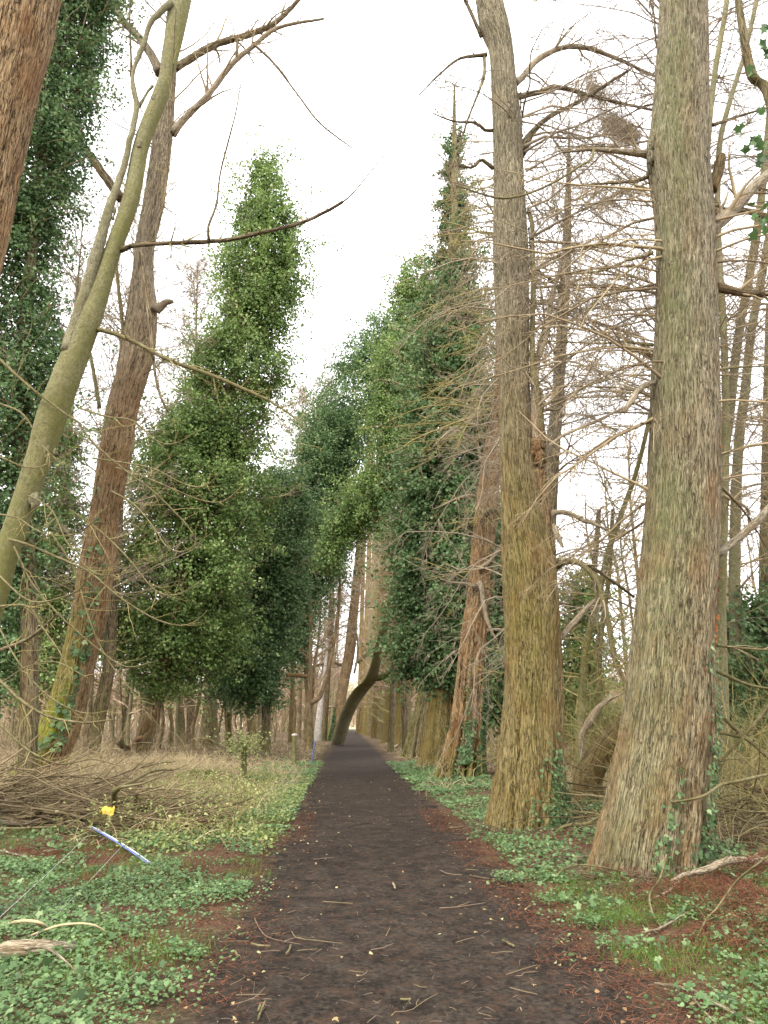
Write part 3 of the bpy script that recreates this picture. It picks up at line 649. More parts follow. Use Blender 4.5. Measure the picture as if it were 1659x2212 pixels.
t.ivy([(660, 930, 1036), (560, 940, 1026), (470, 955, 1012), (400, 964, 1000), (330, 974, 992), (270, 978, 988)], YR4 + .3, 260, 'ivyblue', .12, .5, .33, seed=44, per=34, name='upper_ivy')
t.bare(14, 31, 170, 3.2, 1.5, .45, .02, .03, 10, 4, 0, .008, wob=.12)
t.done('twig')

# ---- rest of the right-hand avenue
ordn = ['fourth', 'fifth', 'sixth', 'seventh', 'eighth', 'ninth', 'tenth', 'eleventh', 'twelfth', 'thirteenth', 'fourteenth', 'fifteenth']
av = [([(1640, 863, 925), (1625, 870, 922), (1560, 888, 925), (1480, 905, 935), (1300, 925, 955), (900, 950, 975)], 1636, 'darkbark', 'dark deeply ribbed trunk beside the mossy ones, fourth along the right of the path', .4, 'twig'),
      ([(1622, 836, 880), (1600, 845, 882), (1540, 853, 886), (1400, 862, 892), (1200, 868, 894), (1000, 880, 905), (600, 905, 925)], 1614, 'tanbark', 'smooth-sided mossy trunk, fifth along the right of the path', .15, 'twigpink'),
      ([(1609, 820, 848), (1560, 828, 853), (1400, 838, 862), (1200, 850, 868), (900, 868, 882), (640, 880, 890)], 1604, 'tanbark', 'sixth trunk along the right of the path, greenish brown', .15, 'twigpink'),
      ([(1602, 812, 830), (1540, 816, 836), (1400, 824, 844), (1200, 835, 850), (900, 850, 862), (640, 862, 868)], 1599, 'darkbark', 'seventh trunk along the right of the path, dull brown', .15, 'twigpink'),
      ([(1598, 800, 817), (1500, 806, 824), (1300, 816, 832), (1000, 832, 844), (700, 845, 850)], 1595, 'redbark', 'eighth trunk along the right of the path, greenish brown', .15, 'twigpink'),
      ([(1594, 790, 806), (1500, 795, 812), (1300, 806, 820), (1000, 820, 832), (760, 832, 836)], 1591, 'darkbark', 'ninth trunk along the right of the path, dark', .1, 'twigpink'),
      ([(1590, 782, 796), (1500, 787, 801), (1300, 798, 810), (1100, 807, 817), (800, 822, 826)], 1588, 'tanbark', 'tenth trunk along the right of the path, pale olive', .1, 'twigpink'),
      ([(1587, 775, 787), (1500, 780, 792), (1300, 788, 799), (1100, 796, 805), (850, 808, 811)], 1585, 'midbark', 'eleventh trunk along the right of the path, thin with distance', .1, 'twigpink'),
      ([(1584, 768, 778), (1500, 772, 782), (1300, 778, 787), (1050, 788, 794), (900, 793, 795)], 1583, 'redbark', 'twelfth trunk along the right of the path, farthest one seen clear of the rest', .1, 'twigpink')]
for i, (rows, bv, mat, lab, fl, tw) in enumerate(av):
    p0 = G((rows[0][1] + rows[0][2]) / 2, bv); t = Tree('redwood_tree', p0, lab, 'tree', 'trunks along the right of the avenue')
    t.trunk(rows, p0[1] + .4, mat, S=64, ring=.2, flute=fl, nf=9, ridge=.0, moss=left_algae(.8, PI * 1.2, 1.2), seed=20 + i)
    top = t.ax[-1][2]; d = p0[1]
    if i > 0:
        t.bare(3.0, top * .98, int(85 if i < 5 else 75), 2.6, 1.6, .35, .01, .03, 9, 4 if i < 6 else 3, 0, .0042 + .00017 * d, wob=.13)
    t.done(tw)

# ivy trees of the sloping green wall (right row crowns beyond R4, then the left row)
def ivytree(rows_t, rows_i, Y, lab, mat, n, seed, size=.13, tmat='darkbark', clump=.6, per=52, twigm='twig', bare=None, lump=.6, shoots=60):
    b = rows_t[0]; p = P((b[1] + b[2]) / 2, b[0], Y); p[2] = GH(p[0], p[1])
    t = Tree('ivy_clad_tree', p, lab, 'tree', 'ivy-clad trees')
    t.trunk(rows_t, Y, tmat, S=36, ring=.15, flute=.12, seed=seed, moss=low_moss(1.5, .6))
    t.ivy(rows_i, Y, n, mat, size, .4, clump, seed=seed, per=per, lump=lump, shoots=shoots)
    if bare: t.bare(*bare)
    t.done(twigm); return t
ivytree([(1600, 838, 852), (1400, 846, 862), (1100, 858, 875), (800, 872, 886), (620, 885, 890)],
        [(1010, 830, 915), (950, 815, 925), (880, 800, 930), (800, 812, 935), (720, 830, 940), (660, 850, 940), (600, 865, 935), (575, 885, 925)], 44,
        'ivy-topped conifer just left of the tall ivy spire, highest of the sloping green row', 'ivy', 420, 31, .16, clump=.75, per=46)
ivytree([(1590, 850, 862), (1300, 852, 862), (1000, 838, 848), (800, 815, 825)],
        [(1010, 695, 760), (960, 690, 800), (900, 680, 835), (850, 700, 860), (800, 735, 870), (740, 775, 880), (690, 805, 880)], 52,
        'ivy-clad crown leaning over the avenue, second highest of the sloping green row', 'ivyblue', 430, 32, .16, clump=.8, per=46, lump=1.0)
ivytree([(1585, 662, 678), (1400, 655, 670), (1200, 655, 668), (1000, 668, 680), (930, 680, 686)],
        [(1430, 600, 640), (1340, 575, 680), (1240, 580, 725), (1140, 590, 755), (1060, 600, 775), (1000, 630, 785), (950, 650, 785), (900, 680, 765)], 50,
        'broad dark ivy-clad tree left of the path whose crown reaches over it', 'ivyblue', 900, 33, .16, clump=.8, per=48, lump=.8, bare=(12, 24, 30, 3.4, 2.5, .5, 0, .03, 8, 4, 0, .012))
ivytree([(1618, 560, 585), (1540, 565, 585), (1400, 560, 580), (1200, 575, 590), (1080, 585, 592)],
        [(1525, 480, 590), (1450, 465, 606), (1380, 455, 625), (1300, 500, 650), (1220, 520, 665), (1140, 535, 670), (1080, 550, 660), (1040, 580, 640)], 38,
        'dark ivy-clad tree just right of the tall pointed ivy tree', 'ivyblue', 800, 34, .14, clump=.7, per=58, bare=(6, 18, 20, 4, 2, .2, 0, .05, 8, 4, 0, .01))
ivytree([(1600, 868, 884), (1400, 862, 880), (1200, 850, 868), (1080, 840, 850)],
        [(1230, 680, 735), (1160, 690, 780), (1110, 700, 850), (1060, 745, 885), (1010, 800, 905), (960, 850, 910)], 46,
        'low bright green ivy bough arching across the avenue', 'ivy', 330, 35, .15, clump=.65, per=50)
# I-A: tall pointed ivy tree on the left
ivytree([(1628, 285, 322), (1600, 292, 330), (1550, 305, 345), (1500, 318, 352), (1400, 345, 380), (1200, 390, 420), (900, 470, 495), (600, 545, 560), (380, 568, 576)],
        [(1490, 290, 420), (1440, 245, 480), (1400, 222, 530), (1300, 220, 552), (1200, 236, 562), (1100, 248, 566), (1020, 262, 574), (950, 300, 576), (900, 355, 576), (820, 400, 588), (760, 430, 600), (700, 468, 625), (640, 480, 655), (580, 482, 655), (520, 500, 655), (460, 510, 625), (400, 535, 608), (350, 552, 586)], 32,
        'tall pointed tree smothered in bright green ivy, with a crooked bare foot', 'ivy', 1800, 36, .13, clump=.60, per=54, lump=1.0, tmat='midbark', shoots=260, bare=(8, 20, 30, 4.5, 3, .15, .02, .04, 9, 4, 0, .008))
# second bare trunk under the ivy wall
for (rows, v0, mat, lab) in (([(1618, 382, 402), (1560, 385, 400), (1500, 380, 394), (1400, 372, 384), (1200, 370, 380)], 1612, 'darkbark', 'thin dark trunk below the ivy between the crooked foot and the wide dark trunks'),
                             ([(1625, 425, 478), (1560, 435, 470), (1480, 442, 468), (1380, 448, 470), (1200, 460, 478), (1000, 478, 490)], 1615, 'darkbark', 'wide dark vine-wrapped trunk below the ivy wall left of the path'),
                             ([(1612, 484, 500), (1560, 486, 500), (1480, 490, 505), (1300, 500, 514)], 1608, 'darkbark', 'dark trunk right beside the wide vine-wrapped one'),
                             ([(1604, 562, 580), (1540, 566, 580), (1450, 570, 584), (1300, 575, 588)], 1602, 'redbark', 'short reddish trunk below the right end of the ivy wall'),
                             ([(1650, 180, 215), (1600, 187, 219), (1550, 197, 228), (1440, 222, 248), (1300, 232, 256), (1170, 244, 264), (1000, 250, 268), (700, 262, 275)], 1642, 'darkbark', 'dark leaning trunk with mossy top, just right of the big reddish leaning redwood'),
                             ([(1640, 100, 122), (1350, 112, 132), (1106, 127, 148), (900, 140, 158), (600, 165, 176)], 1632, 'smoothbark', 'straight pale olive trunk left of the big reddish leaning redwood')):
    p0 = G((rows[0][1] + rows[0][2]) / 2, v0); t = Tree('woodland_tree', p0, lab, 'tree', 'trunks under the ivy wall')
    t.trunk(rows, p0[1] + .2, mat, S=40, ring=.12, flute=.18, seed=int(rows[0][1]), moss=low_moss(2.5, .8))
    t.bare(2.0, t.ax[-1][2], 46, 3.2, 2.4, .45, .01, .02, 9, 4, 0, .006); t.done('twiggreen')

# ---- L1: big leaning redwood on the left
pb = G(80, 1688); YL1 = pb[1] + .5
t = Tree('redwood_tree', pb, 'big reddish-brown redwood leaning right on the left side, mossy at its foot', 'tree')
rows = [(1700, 5, 152), (1680, 20, 142), (1659, 32, 138), (1604, 64, 160), (1548, 98, 178), (1438, 131, 204), (1327, 156, 231), (1217, 174, 246), (1106, 196, 257), (995, 214, 280), (885, 232, 296), (774, 262, 328), (719, 271, 336), (652, 283, 338), (610, 286, 332), (533, 293, 333), (433, 311, 354), (300, 331, 371), (150, 347, 381), (0, 368, 395), (-120, 385, 408)]
t.trunk(rows, YL1, 'leftbark', S=220, ring=.045, flute=.12, nf=8, ridge=.035, moss=lambda T, Z: np.clip(1.5 - Z / 3.0, 0, 1) * sstep(-.3, .3, np.cos(T - PI * 1.15)) * 1.6, seed=10, rag=(500, .3, (.02, .7)))
y = YL1
t.creeper(160, 1, 6.5, PI * 1.6, .5, .12, seed=31, strands=9)
t.limb([(336, 672, 22), (350, 660, 18), (362, 652, 13), (374, 652, 7)], y - .2, y - .3, 'palebark', name='broken_stub', label='pale torn stub')
t.limb([(345, 158, 22), (330, 125, 19), (300, 80, 17), (262, 40, 16), (235, -20, 14)], y, y + .5, 'greybark', sub=dict(m=8, lr=.25, m2=3, rmin=.008))
t.limb([(378, 148, 18), (420, 122, 16), (470, 95, 15), (553, 70, 13), (600, 45, 11), (650, -5, 8)], y, y + .5, 'darkbark', sub=dict(m=14, lr=.28, m2=4, rmin=.007))
t.limb([(372, 290, 20), (400, 255, 15), (450, 205, 13), (500, 140, 12), (553, 95, 10), (600, 60, 8), (700, 40, 5)], y, y - .4, 'palebark', sub=dict(m=14, lr=.3, m2=4, rmin=.007))
t.limb([(550, 97, 6), (590, 135, 5), (640, 200, 4), (690, 265, 4), (760, 320, 2.5)], y - .3, y - .6, 'darkbark', sub=dict(m=14, lr=.22, m2=2, rmin=.006))
t.limb([(262, 430, 22), (225, 380, 19), (180, 320, 17), (140, 290, 12), (90, 240, 9)], y, y - .4, 'darkbark')
t.limb([(215, 880, 9), (200, 790, 8), (190, 740, 7), (175, 640, 5)], y, y, 'greenbark'); t.limb([(270, 740, 10), (258, 640, 8), (250, 560, 7), (245, 500, 5)], y, y + .3, 'greenbark', sub=dict(m=6, lr=.2, m2=2))
t.bare(10, 24, 24, 3.5, 3, .5, .01, .03, 8, 4, 0, .007); t.done('twig')

for (rows, Yq, n_, lab) in (([(1640, 178, 196), (1300, 196, 212), (900, 236, 250), (700, 268, 280), (480, 302, 306), (360, 322, 323)], 27, 90, 'bare twiggy tree standing close behind the big leaning redwood'),
                        ([(1610, 402, 420), (1200, 408, 422), (900, 415, 425), (700, 422, 426), (560, 426, 427)], 47, 110, 'bare twiggy tree behind the tall pointed ivy tree'),
                        ([(1600, 640, 650), (1200, 650, 660), (1000, 656, 660), (820, 662, 663)], 70, 90, 'distant bare tree rising above the green row left of the path'),
                        ([(1640, 100, 120), (1200, 118, 134), (800, 150, 162), (600, 167, 171), (460, 181, 182)], 30, 80, 'bare twiggy tree behind the leaning olive stems at the far left')):
    p_ = P((rows[0][1] + rows[0][2]) / 2, rows[0][0], Yq); p_[2] = GH(p_[0], p_[1]); t = Tree('bare_tree', p_, lab, 'tree')
    t.trunk(rows, Yq, 'darkbark', S=20, ring=.2, seed=3); zt = t.ax[-1][2]
    t.bare(zt * .2, zt * .99, int(n_ * 1.5), 4.8 * Yq / 32, 2.6 * Yq / 32, .75, -.01, .03, 14, 6, 1, .0085 * Yq / 30, wob=.15, lr=.34); t.done('twiggrey')

# ---- S1: smooth leaning tree in front of it
YS = 11.0
p = P(-210, 1700, YS); p[2] = GH(p[0], p[1])
t = Tree('sycamore_tree', p, 'smooth olive twin-stemmed tree leaning in from the left edge, in front of the redwood', 'tree')
rows = [(1800, -260, -200), (1600, -160, -104), (1450, -92, -38), (1306, -42, 10), (1206, -14, 37), (1106, 20, 70), (987, 58, 112), (885, 86, 148), (719, 154, 208), (640, 190, 233), (553, 222, 258), (433, 264, 300), (310, 290, 323), (200, 332, 366), (150, 347, 378), (0, 365, 412), (-120, 380, 425)]
t.trunk(rows, YS, 'smoothbark', S=90, ring=.05, flute=.0, ridge=.0, moss=lambda T, Z: .75 + .4 * np.sin(T + 2) + 0 * Z, seed=12)
y = YS
t.limb([(146, 760, 32), (162, 700, 26), (181, 640, 24), (207, 553, 24), (236, 450, 19), (264, 370, 15), (281, 300, 13), (295, 235, 12), (290, 200, 12), (286, 160, 8), (300, 120, 11), (311, 95, 11), (325, 48, 12), (345, 28, 14), (370, 5, 16)], y - .1, y - .2, 'smoothbark', label='thinner twin stem', S=14)
t.limb([(300, 232, 7), (318, 200, 6), (330, 185, 8)], y, y, 'smoothbark')
t.limb([(284, 165, 8), (283, 120, 5), (280, 40, 4), (283, -20, 4)], y, y, 'darkbark', sub=dict(m=8, lr=.12, m2=1))
t.limb([(262, 541, 12), (290, 530, 11), (330, 527, 10), (430, 523, 10), (500, 517, 9), (553, 505, 9), (640, 485, 8), (700, 460, 7), (740, 436, 7)], y, y - 1.2, 'darkbark', sub=dict(m=16, lr=.12, m2=3, rmin=.0035))
t.limb([(738, 438, 4), (760, 420, 3), (800, 372, 2.5), (835, 330, 2)], y - 1.2, y - 1.4, 'darkbark', sub=dict(m=6, lr=.2, m2=1, rmin=.002))
t.limb([(328, 525, 9), (335, 500, 6), (355, 430, 5), (362, 350, 4), (370, 220, 4), (375, 120, 3), (380, 20, 2.5)], y - .3, y - .3, 'darkbark', sub=dict(m=12, lr=.12, m2=1, rmin=.003))
t.limb([(452, 522, 7), (450, 490, 6), (468, 440, 5), (475, 380, 4), (492, 310, 4), (510, 240, 3), (525, 150, 2)], y - .6, y - .8, 'darkbark', sub=dict(m=10, lr=.18, m2=2, rmin=.003))
t.limb([(207, 711, 11), (240, 718, 10), (293, 740, 9), (367, 778, 9), (467, 814, 8), (553, 852, 7), (578, 863, 6), (620, 890, 5), (641, 906, 4), (651, 913, 3), (647, 935, 2.5), (654, 980, 2)], y, y - 1.2, 'greenbark', sub=dict(m=22, lr=.14, m2=3, rmin=.0035))
t.limb([(304, 545, 8), (315, 630, 8), (325, 700, 9), (328, 740, 8), (334, 800, 6), (345, 850, 6), (362, 888, 4)], y, y - .3, 'darkbark')
arcs = [[(-10, 768, 6), (67, 838, 6), (110, 870, 5), (147, 898, 5), (167, 910, 5), (200, 955, 5), (265, 1012, 4), (330, 1060, 4), (400, 1130, 3), (420, 1160, 2)],
        [(20, 1165, 7), (60, 1176, 6), (113, 1199, 6), (193, 1236, 5), (253, 1286, 4), (327, 1333, 4), (383, 1351, 3), (420, 1344, 3), (447, 1320, 2)],
        [(-10, 1460, 8), (50, 1516, 7), (110, 1549, 6), (183, 1561, 5), (247, 1554, 3)],
        [(-10, 1408, 11), (50, 1386, 9), (93, 1356, 8), (122, 1328, 6)],
        [(167, 880, 4), (230, 900, 4), (287, 909, 4), (333, 949, 3), (377, 959, 3), (433, 926, 2)],
        [(200, 990, 4), (270, 1000, 4), (333, 1013, 3), (400, 1046, 3), (443, 1050, 3), (478, 1020, 2)],
        [(250, 1010, 4), (310, 1030, 4), (367, 1053, 3), (433, 1080, 3), (483, 1083, 3), (527, 1046, 2)],
        [(150, 1100, 4), (220, 1150, 4), (277, 1206, 4), (333, 1273, 3), (383, 1285, 3), (437, 1253, 2)],
        [(240, 1060, 4), (290, 1090, 4), (333, 1140, 3), (360, 1180, 3), (400, 1191, 3), (455, 1153, 2)],
        [(110, 1150, 5), (160, 1230, 4), (190, 1330, 4), (230, 1420, 3), (290, 1500, 2), (330, 1560, 2)],
        [(-5, 1310, 6), (60, 1310, 5), (95, 1360, 4), (130, 1410, 3), (160, 1470, 2)],
        [(-5, 1240, 5), (50, 1290, 4), (95, 1300, 4), (170, 1275, 3), (190, 1240, 2)],
        [(-5, 1560, 5), (60, 1620, 5), (130, 1650, 4), (200, 1640, 3), (260, 1655, 2)],
        [(-5, 1350, 4), (40, 1430, 4), (100, 1500, 4), (180, 1540, 3), (260, 1530, 2)],
        [(-5, 1110, 4), (40, 1120, 4), (90, 1150, 3), (160, 1155, 3), (210, 1120, 2)],
        [(30, 1180, 5), (70, 1260, 4), (130, 1330, 4), (210, 1400, 3), (270, 1440, 3), (330, 1430, 2)],
        [(60, 1070, 4), (110, 1100, 4), (150, 1180, 3), (210, 1240, 3), (290, 1235, 2)],
        [(-5, 1480, 4), (60, 1440, 3), (120, 1430, 3), (190, 1465, 2)], [(-5, 985, 4), (60, 1010, 4), (110, 1000, 3), (170, 960, 2)], [(-5, 870, 4), (50, 895, 4), (90, 960, 3), (140, 1010, 2)]]
for i, a in enumerate(arcs):
    t.limb(a, y - .2, y - .8 - .5 * (i % 3), 'darkbark' if i == 3 else 'greenbark', sub=dict(m=14, lr=.22, m2=2, rmin=.0028, up=.15), S=5)
t.done('twiggreen')

for (u_, v_, w_) in ((330, 205, 13), (303, 316, 18), (247, 462, 16), (172, 745, 22), (108, 975, 24), (75, 1072, 26), (215, 625, 14)): burr(t, u_, v_, w_, YS - .12, 'smoothbark', 3)

# ---- L0: nearest trunk, top left
t = Tree('redwood_tree', np.array([-4.2, 6.0, GH(-4.2, 6)]), 'reddish fibrous trunk cut off by the top left corner, nearest tree on the left', 'tree')
t.trunk([(1850, -560, -390), (1400, -400, -210), (900, -240, -88), (500, -180, 8), (367, -150, 34), (217, -110, 68), (83, -85, 101), (0, -70, 116), (-200, -20, 155)], 6.0, 'redbark', S=220, ring=.022, flute=.05, ridge=.022, seed=15, rag=(500, .12, (.2, .98)))
t.done()
# ---- ivy tree behind it, top left
ivytree([(1650, 40, 80), (1300, 45, 80), (900, 30, 62), (500, 60, 85), (0, 120, 140)],
        [(1480, -60, 20), (1350, -60, 50), (1200, -50, 70), (1050, -60, 80), (950, -70, 90), (850, -70, 125), (700, -70, 125), (600, -60, 95), (520, -60, 105), (400, -50, 150), (300, -10, 175), (200, 10, 195), (100, 40, 225), (0, 60, 245), (-120, 60, 260)], 15,
        'large dark ivy-covered tree at the left edge behind the nearest trunk', 'ivyblue', 1100, 41, .085, clump=.38, per=66, shoots=120, lump=.8)
p = P(30, 1560, 24); 
ivytree([(1600, 55, 75), (1300, 60, 80), (1000, 70, 88), (800, 80, 92)], [(1500, 0, 130), (1350, -10, 150), (1200, 10, 160), (1100, 20, 170), (1000, 40, 175), (920, 60, 160)], 27,
        'dark green ivy-clad tree low at the left edge, between the olive and the reddish trunks', 'ivy', 360, 42, .11, clump=.5, per=50)

# ---- centre: leaning pair at the left edge of the path
pb = G(728, 1600); y = pb[1] + .3
t = Tree('beech_tree', pb, 'leaning grey-brown tree, ivy at its foot, at the left path edge far ahead', 'tree')
t.trunk([(1603, 708, 736), (1560, 718, 741), (1506, 726, 748), (1409, 743, 767), (1327, 753, 774), (1217, 765, 783), (1100, 778, 794), (950, 792, 803), (800, 800, 806)], y, 'midbark', S=48, ring=.15, flute=.1, seed=50, moss=low_moss(3, .8))
t.limb([(745, 1440, 6), (720, 1432, 5), (690, 1436, 5), (650, 1452, 3)], y, y, 'darkbark', sub=dict(m=6, lr=.3, m2=2, rmin=.012)); t.limb([(772, 1430, 9), (790, 1415, 8), (815, 1390, 7), (840, 1350, 6), (865, 1320, 5)], y, y + 1, 'greenbark')
t.limb([(765, 1455, 5), (772, 1420, 5), (772, 1380, 4), (763, 1340, 3)], y - .4, y - .6, 'darkbark')
t.creeper(500, 0, 5, PI * 1.2, .6, .16, seed=51, strands=8, out=.05); t.bare(8, 26, 60, 5, 3, .6, .02, .05, 9, 4, 0, .012); t.done('twig')
pb = G(737, 1609); y = pb[1] + .3
t = Tree('beech_tree', pb, 'mossy tree arching from the left edge of the path out to the right over it', 'tree')
t.trunk([(1612, 714, 744), (1560, 728, 758), (1520, 745, 776), (1490, 764, 797), (1471, 784, 813), (1440, 799, 821), (1400, 809, 828), (1368, 819, 837), (1300, 837, 853), (1200, 857, 870), (1060, 880, 889)], y - .3, 'smoothbark', S=48, ring=.15, seed=52, moss=lambda T, Z: 1.3 * sstep(1.5, 4, Z) * sstep(-.4, .5, np.cos(T - PI * 1.1)), Y2=y - 14)
t.limb([(800, 1466, 15), (825, 1462, 13), (845, 1452, 12), (858, 1440, 11), (860, 1428, 9), (850, 1420, 6), (822, 1415, 5)], y - 6, y - 9, 'greenbark', moss=1.0); t.limb([(838, 1425, 6), (862, 1412, 6), (890, 1395, 6)], y - 9, y - 10, 'greenbark', moss=.8)
t.bare(10, 20, 24, 4, 3, .4, .0, .05, 9, 4, 0, .012); t.done('twiggreen')
# forked tree, birch and thin stems left of it
def wood(rows, v0, mat, lab, nm='woodland_tree', cat='tree', limbs=(), bare=None, group=None, crown='twig'):
    p0 = G((rows[0][1] + rows[0][2]) / 2, v0); t = Tree(nm, p0, lab, cat, group); t.trunk(rows, p0[1], mat, S=24, ring=.2, seed=int(rows[0][1] * 7 + rows[0][0]), moss=low_moss(2, .6))
    for l in limbs: t.limb(l, p0[1], p0[1] + .3, mat)
    if bare: t.bare(*bare)
    t.done(crown); return t
wood([(1625, 657, 673), (1560, 660, 673), (1525, 660, 672), (1500, 664, 674), (1400, 667, 675), (1300, 668, 675)], 1618, 'midbark', 'forked tree left of the path, one stem straight and one swinging out right', limbs=[[(664, 1520, 12), (678, 1515, 11), (692, 1503, 10), (710, 1445, 9), (721, 1389, 8), (730, 1327, 7), (735, 1250, 5)]], bare=(4, 12, 14, 2.5, 2, .4, 0, .03, 7, 3, 0, .01))
wood([(1604, 676, 694), (1560, 681, 695), (1500, 690, 700), (1450, 698, 705), (1380, 706, 711)], 1600, 'birch', 'pale birch trunk standing between the forked tree and the leaning pair', 'birch_tree')
wood([(1604, 690, 706), (1560, 695, 708), (1460, 703, 714), (1380, 708, 720), (1250, 712, 722), (1100, 716, 724)], 1600, 'darkbark', 'dark straight trunk just right of the pale birch', bare=(6, 22, 50, 4, 3, .5, 0, .04, 9, 4, 0, .012))
wood([(1600, 622, 634), (1450, 628, 638), (1300, 632, 640)], 1606, 'midbark', 'thin upright trunk carrying the lodged log', bare=(3, 9, 8, 2, 2, .4, 0, .03, 6, 3, 0, .01))
# lodged log
pl = P(640, 1461, 37); m = MB(); a = P(619, 1459, 37); b_ = P(662, 1461, 37.3)
c = crom(np.array([a, (a + b_) / 2 + [0, 0, .03], b_]), 14); tubes(m, c[None], np.full((1, 14), 4.2 * pxm(pl)) * (1 + .1 * rng.random((1, 14))), 14, cap=True)
lg = m.build('log', M['redbark'], None, loc=a); tag(lg, 'short horizontal log lodged in thin trunks left of the path', 'log')

# ---- right background
def wood_y(rows, Y, mat, lab, nm='woodland_tree', limbs=(), bare=None, crown='twig', group=None, moss=.35, sub=None):
    b = rows[0]; p = P((b[1] + b[2]) / 2, b[0], Y); p[2] = GH(p[0], p[1])
    t = Tree(nm, p, lab, 'tree', group); t.trunk(rows, Y, mat, S=32, ring=.12, seed=int(b[1]), moss=lambda T, Z: moss + 0 * T)
    for l in limbs: t.limb(l, Y, Y + .6, mat, sub=sub)
    if bare: t.bare(*bare)
    t.done(crown); return t
wood_y([(1640, 1552, 1580), (1400, 1545, 1570), (1106, 1542, 1566), (987, 1552, 1574), (885, 1566, 1587), (719, 1587, 1605), (553, 1617, 1636), (400, 1640, 1656), (200, 1660, 1674)], 17, 'smoothbark', 'pale olive trunk leaning right, just behind the nearest big trunk', bare=(4, 13, 22, 3, 2.4, .4, 0, .025, 10, 4, 0, .005))
wood_y([(1640, 1585, 1612), (1306, 1575, 1600), (1106, 1578, 1600), (951, 1586, 1607), (851, 1599, 1619), (719, 1614, 1632), (553, 1645, 1662), (400, 1670, 1685)], 19, 'smoothbark', 'pale trunk near the right edge, with ivy on its lower part', limbs=[[(1590, 1060, 8), (1620, 1050, 6), (1665, 1040, 5)]], bare=(4, 15, 26, 3, 2.4, .4, 0, .025, 10, 4, 0, .005)).creeper(1500, 1.0, 5.2, PI * 1.5, .9, .12, seed=60, strands=30, out=.10)
wood_y([(1640, 1640, 1680), (1300, 1640, 1672), (900, 1648, 1672), (660, 1655, 1672)], 21, 'darkbark', 'dark ivy-hung trunk cut by the right edge', bare=(4, 15, 14, 3, 2.4, .4, 0, .025, 10, 4, 0, .005)).creeper(1800, .5, 7.5, PI * 1.5, 1.0, .13, seed=61, strands=30, out=.12)
wood_y([(1640, 1540, 1560), (900, 1560, 1576), (500, 1545, 1558), (320, 1548, 1560), (213, 1573, 1584), (107, 1606, 1616), (-50, 1640, 1650)], 14.5, 'smoothbark', 'slim pale stem rising behind the nearest big trunk to the top right', bare=(5, 11, 22, 2.8, 2.4, .4, 0, .02, 12, 5, 0, .004))
wood_y([(1640, 1530, 1548), (500, 1515, 1530), (280, 1526, 1538), (160, 1538, 1550), (27, 1561, 1572), (-80, 1575, 1585)], 14.0, 'smoothbark', 'slim pale stem seen between the nearest big trunk and the top edge', bare=(7, 11, 10, 2.4, 2, .4, 0, .02, 10, 4, 0, .004))
wood_y([(1660, 1690, 1720), (600, 1690, 1715), (227, 1655, 1676), (160, 1613, 1634), (40, 1593, 1608), (-60, 1580, 1594)], 12.5, 'darkbark', 'dark crooked stem crossing the top right corner', bare=(5, 10.5, 26, 2.6, 2.2, .2, -.02, .02, 12, 5, 0, .004, (PI, 1.0)))
wood_y([(1650, 1243, 1262), (1560, 1246, 1264), (1400, 1258, 1274), (1300, 1282, 1297), (1190, 1308, 1322), (1106, 1338, 1350), (1000, 1375, 1385), (850, 1410, 1420)], 17, 'greenbark', 'thin olive stem bending right behind the gap between the two nearest big trunks', bare=(2, 8, 30, 2.6, 2.2, .35, 0, .02, 10, 4, 0, .005), crown='twiggreen')
wood_y([(1650, 1285, 1297), (1400, 1290, 1302), (1250, 1310, 1320), (1100, 1320, 1328)], 20, 'greenbark', 'second thin olive stem in the gap, a little straighter', bare=(2, 8, 26, 2.6, 2.2, .35, 0, .02, 10, 4, 0, .005), crown='twiggreen')
wood_y([(1690, 1238, 1300), (1650, 1250, 1318), (1600, 1285, 1345), (1560, 1322, 1372), (1520, 1360, 1400)], 15, 'redbark', 'thick brown trunk lying at a slant behind the nearest big trunk', 'leaning_log', moss=.5)
wood_y([(1600, 1250, 1264), (1570, 1258, 1278), (1535, 1278, 1298), (1512, 1305, 1322), (1500, 1335, 1348)], 16, 'palebark', 'pale barkless bough arching low in the gap between the two nearest big trunks', 'fallen_bough', moss=0)
ivytree([(1650, 1590, 1620), (1500, 1590, 1615), (1400, 1590, 1610)], [(1560, 1575, 1640), (1500, 1555, 1665), (1430, 1550, 1670), (1370, 1570, 1665), (1310, 1600, 1650)], 19.5, 'low mound of dark ivy round a stump at the right edge', 'ivyblue', 230, 43, .12, clump=.4, per=50, lump=.8, shoots=40)
ivytree([(1650, 1270, 1290), (1400, 1265, 1280), (1150, 1285, 1296), (1100, 1290, 1298)], [(1600, 1215, 1330), (1480, 1210, 1300), (1350, 1215, 1290), (1250, 1225, 1290)], 24, 'slender ivy-draped sapling seen through the gap between the two nearest big trunks', 'ivy', 200, 45, .12, clump=.45, per=30, lump=.9, shoots=60)
ivytree([(1680, 1085, 1105), (1400, 1085, 1100), (1100, 1090, 1100)], [(1560, 1035, 1110), (1480, 1030, 1120), (1350, 1040, 1120), (1250, 1040, 1110), (1100, 1050, 1110)], 27, 'ivy-covered tree glimpsed between the second and third big trunks', 'ivyblue', 260, 46, .13, clump=.5, per=50)

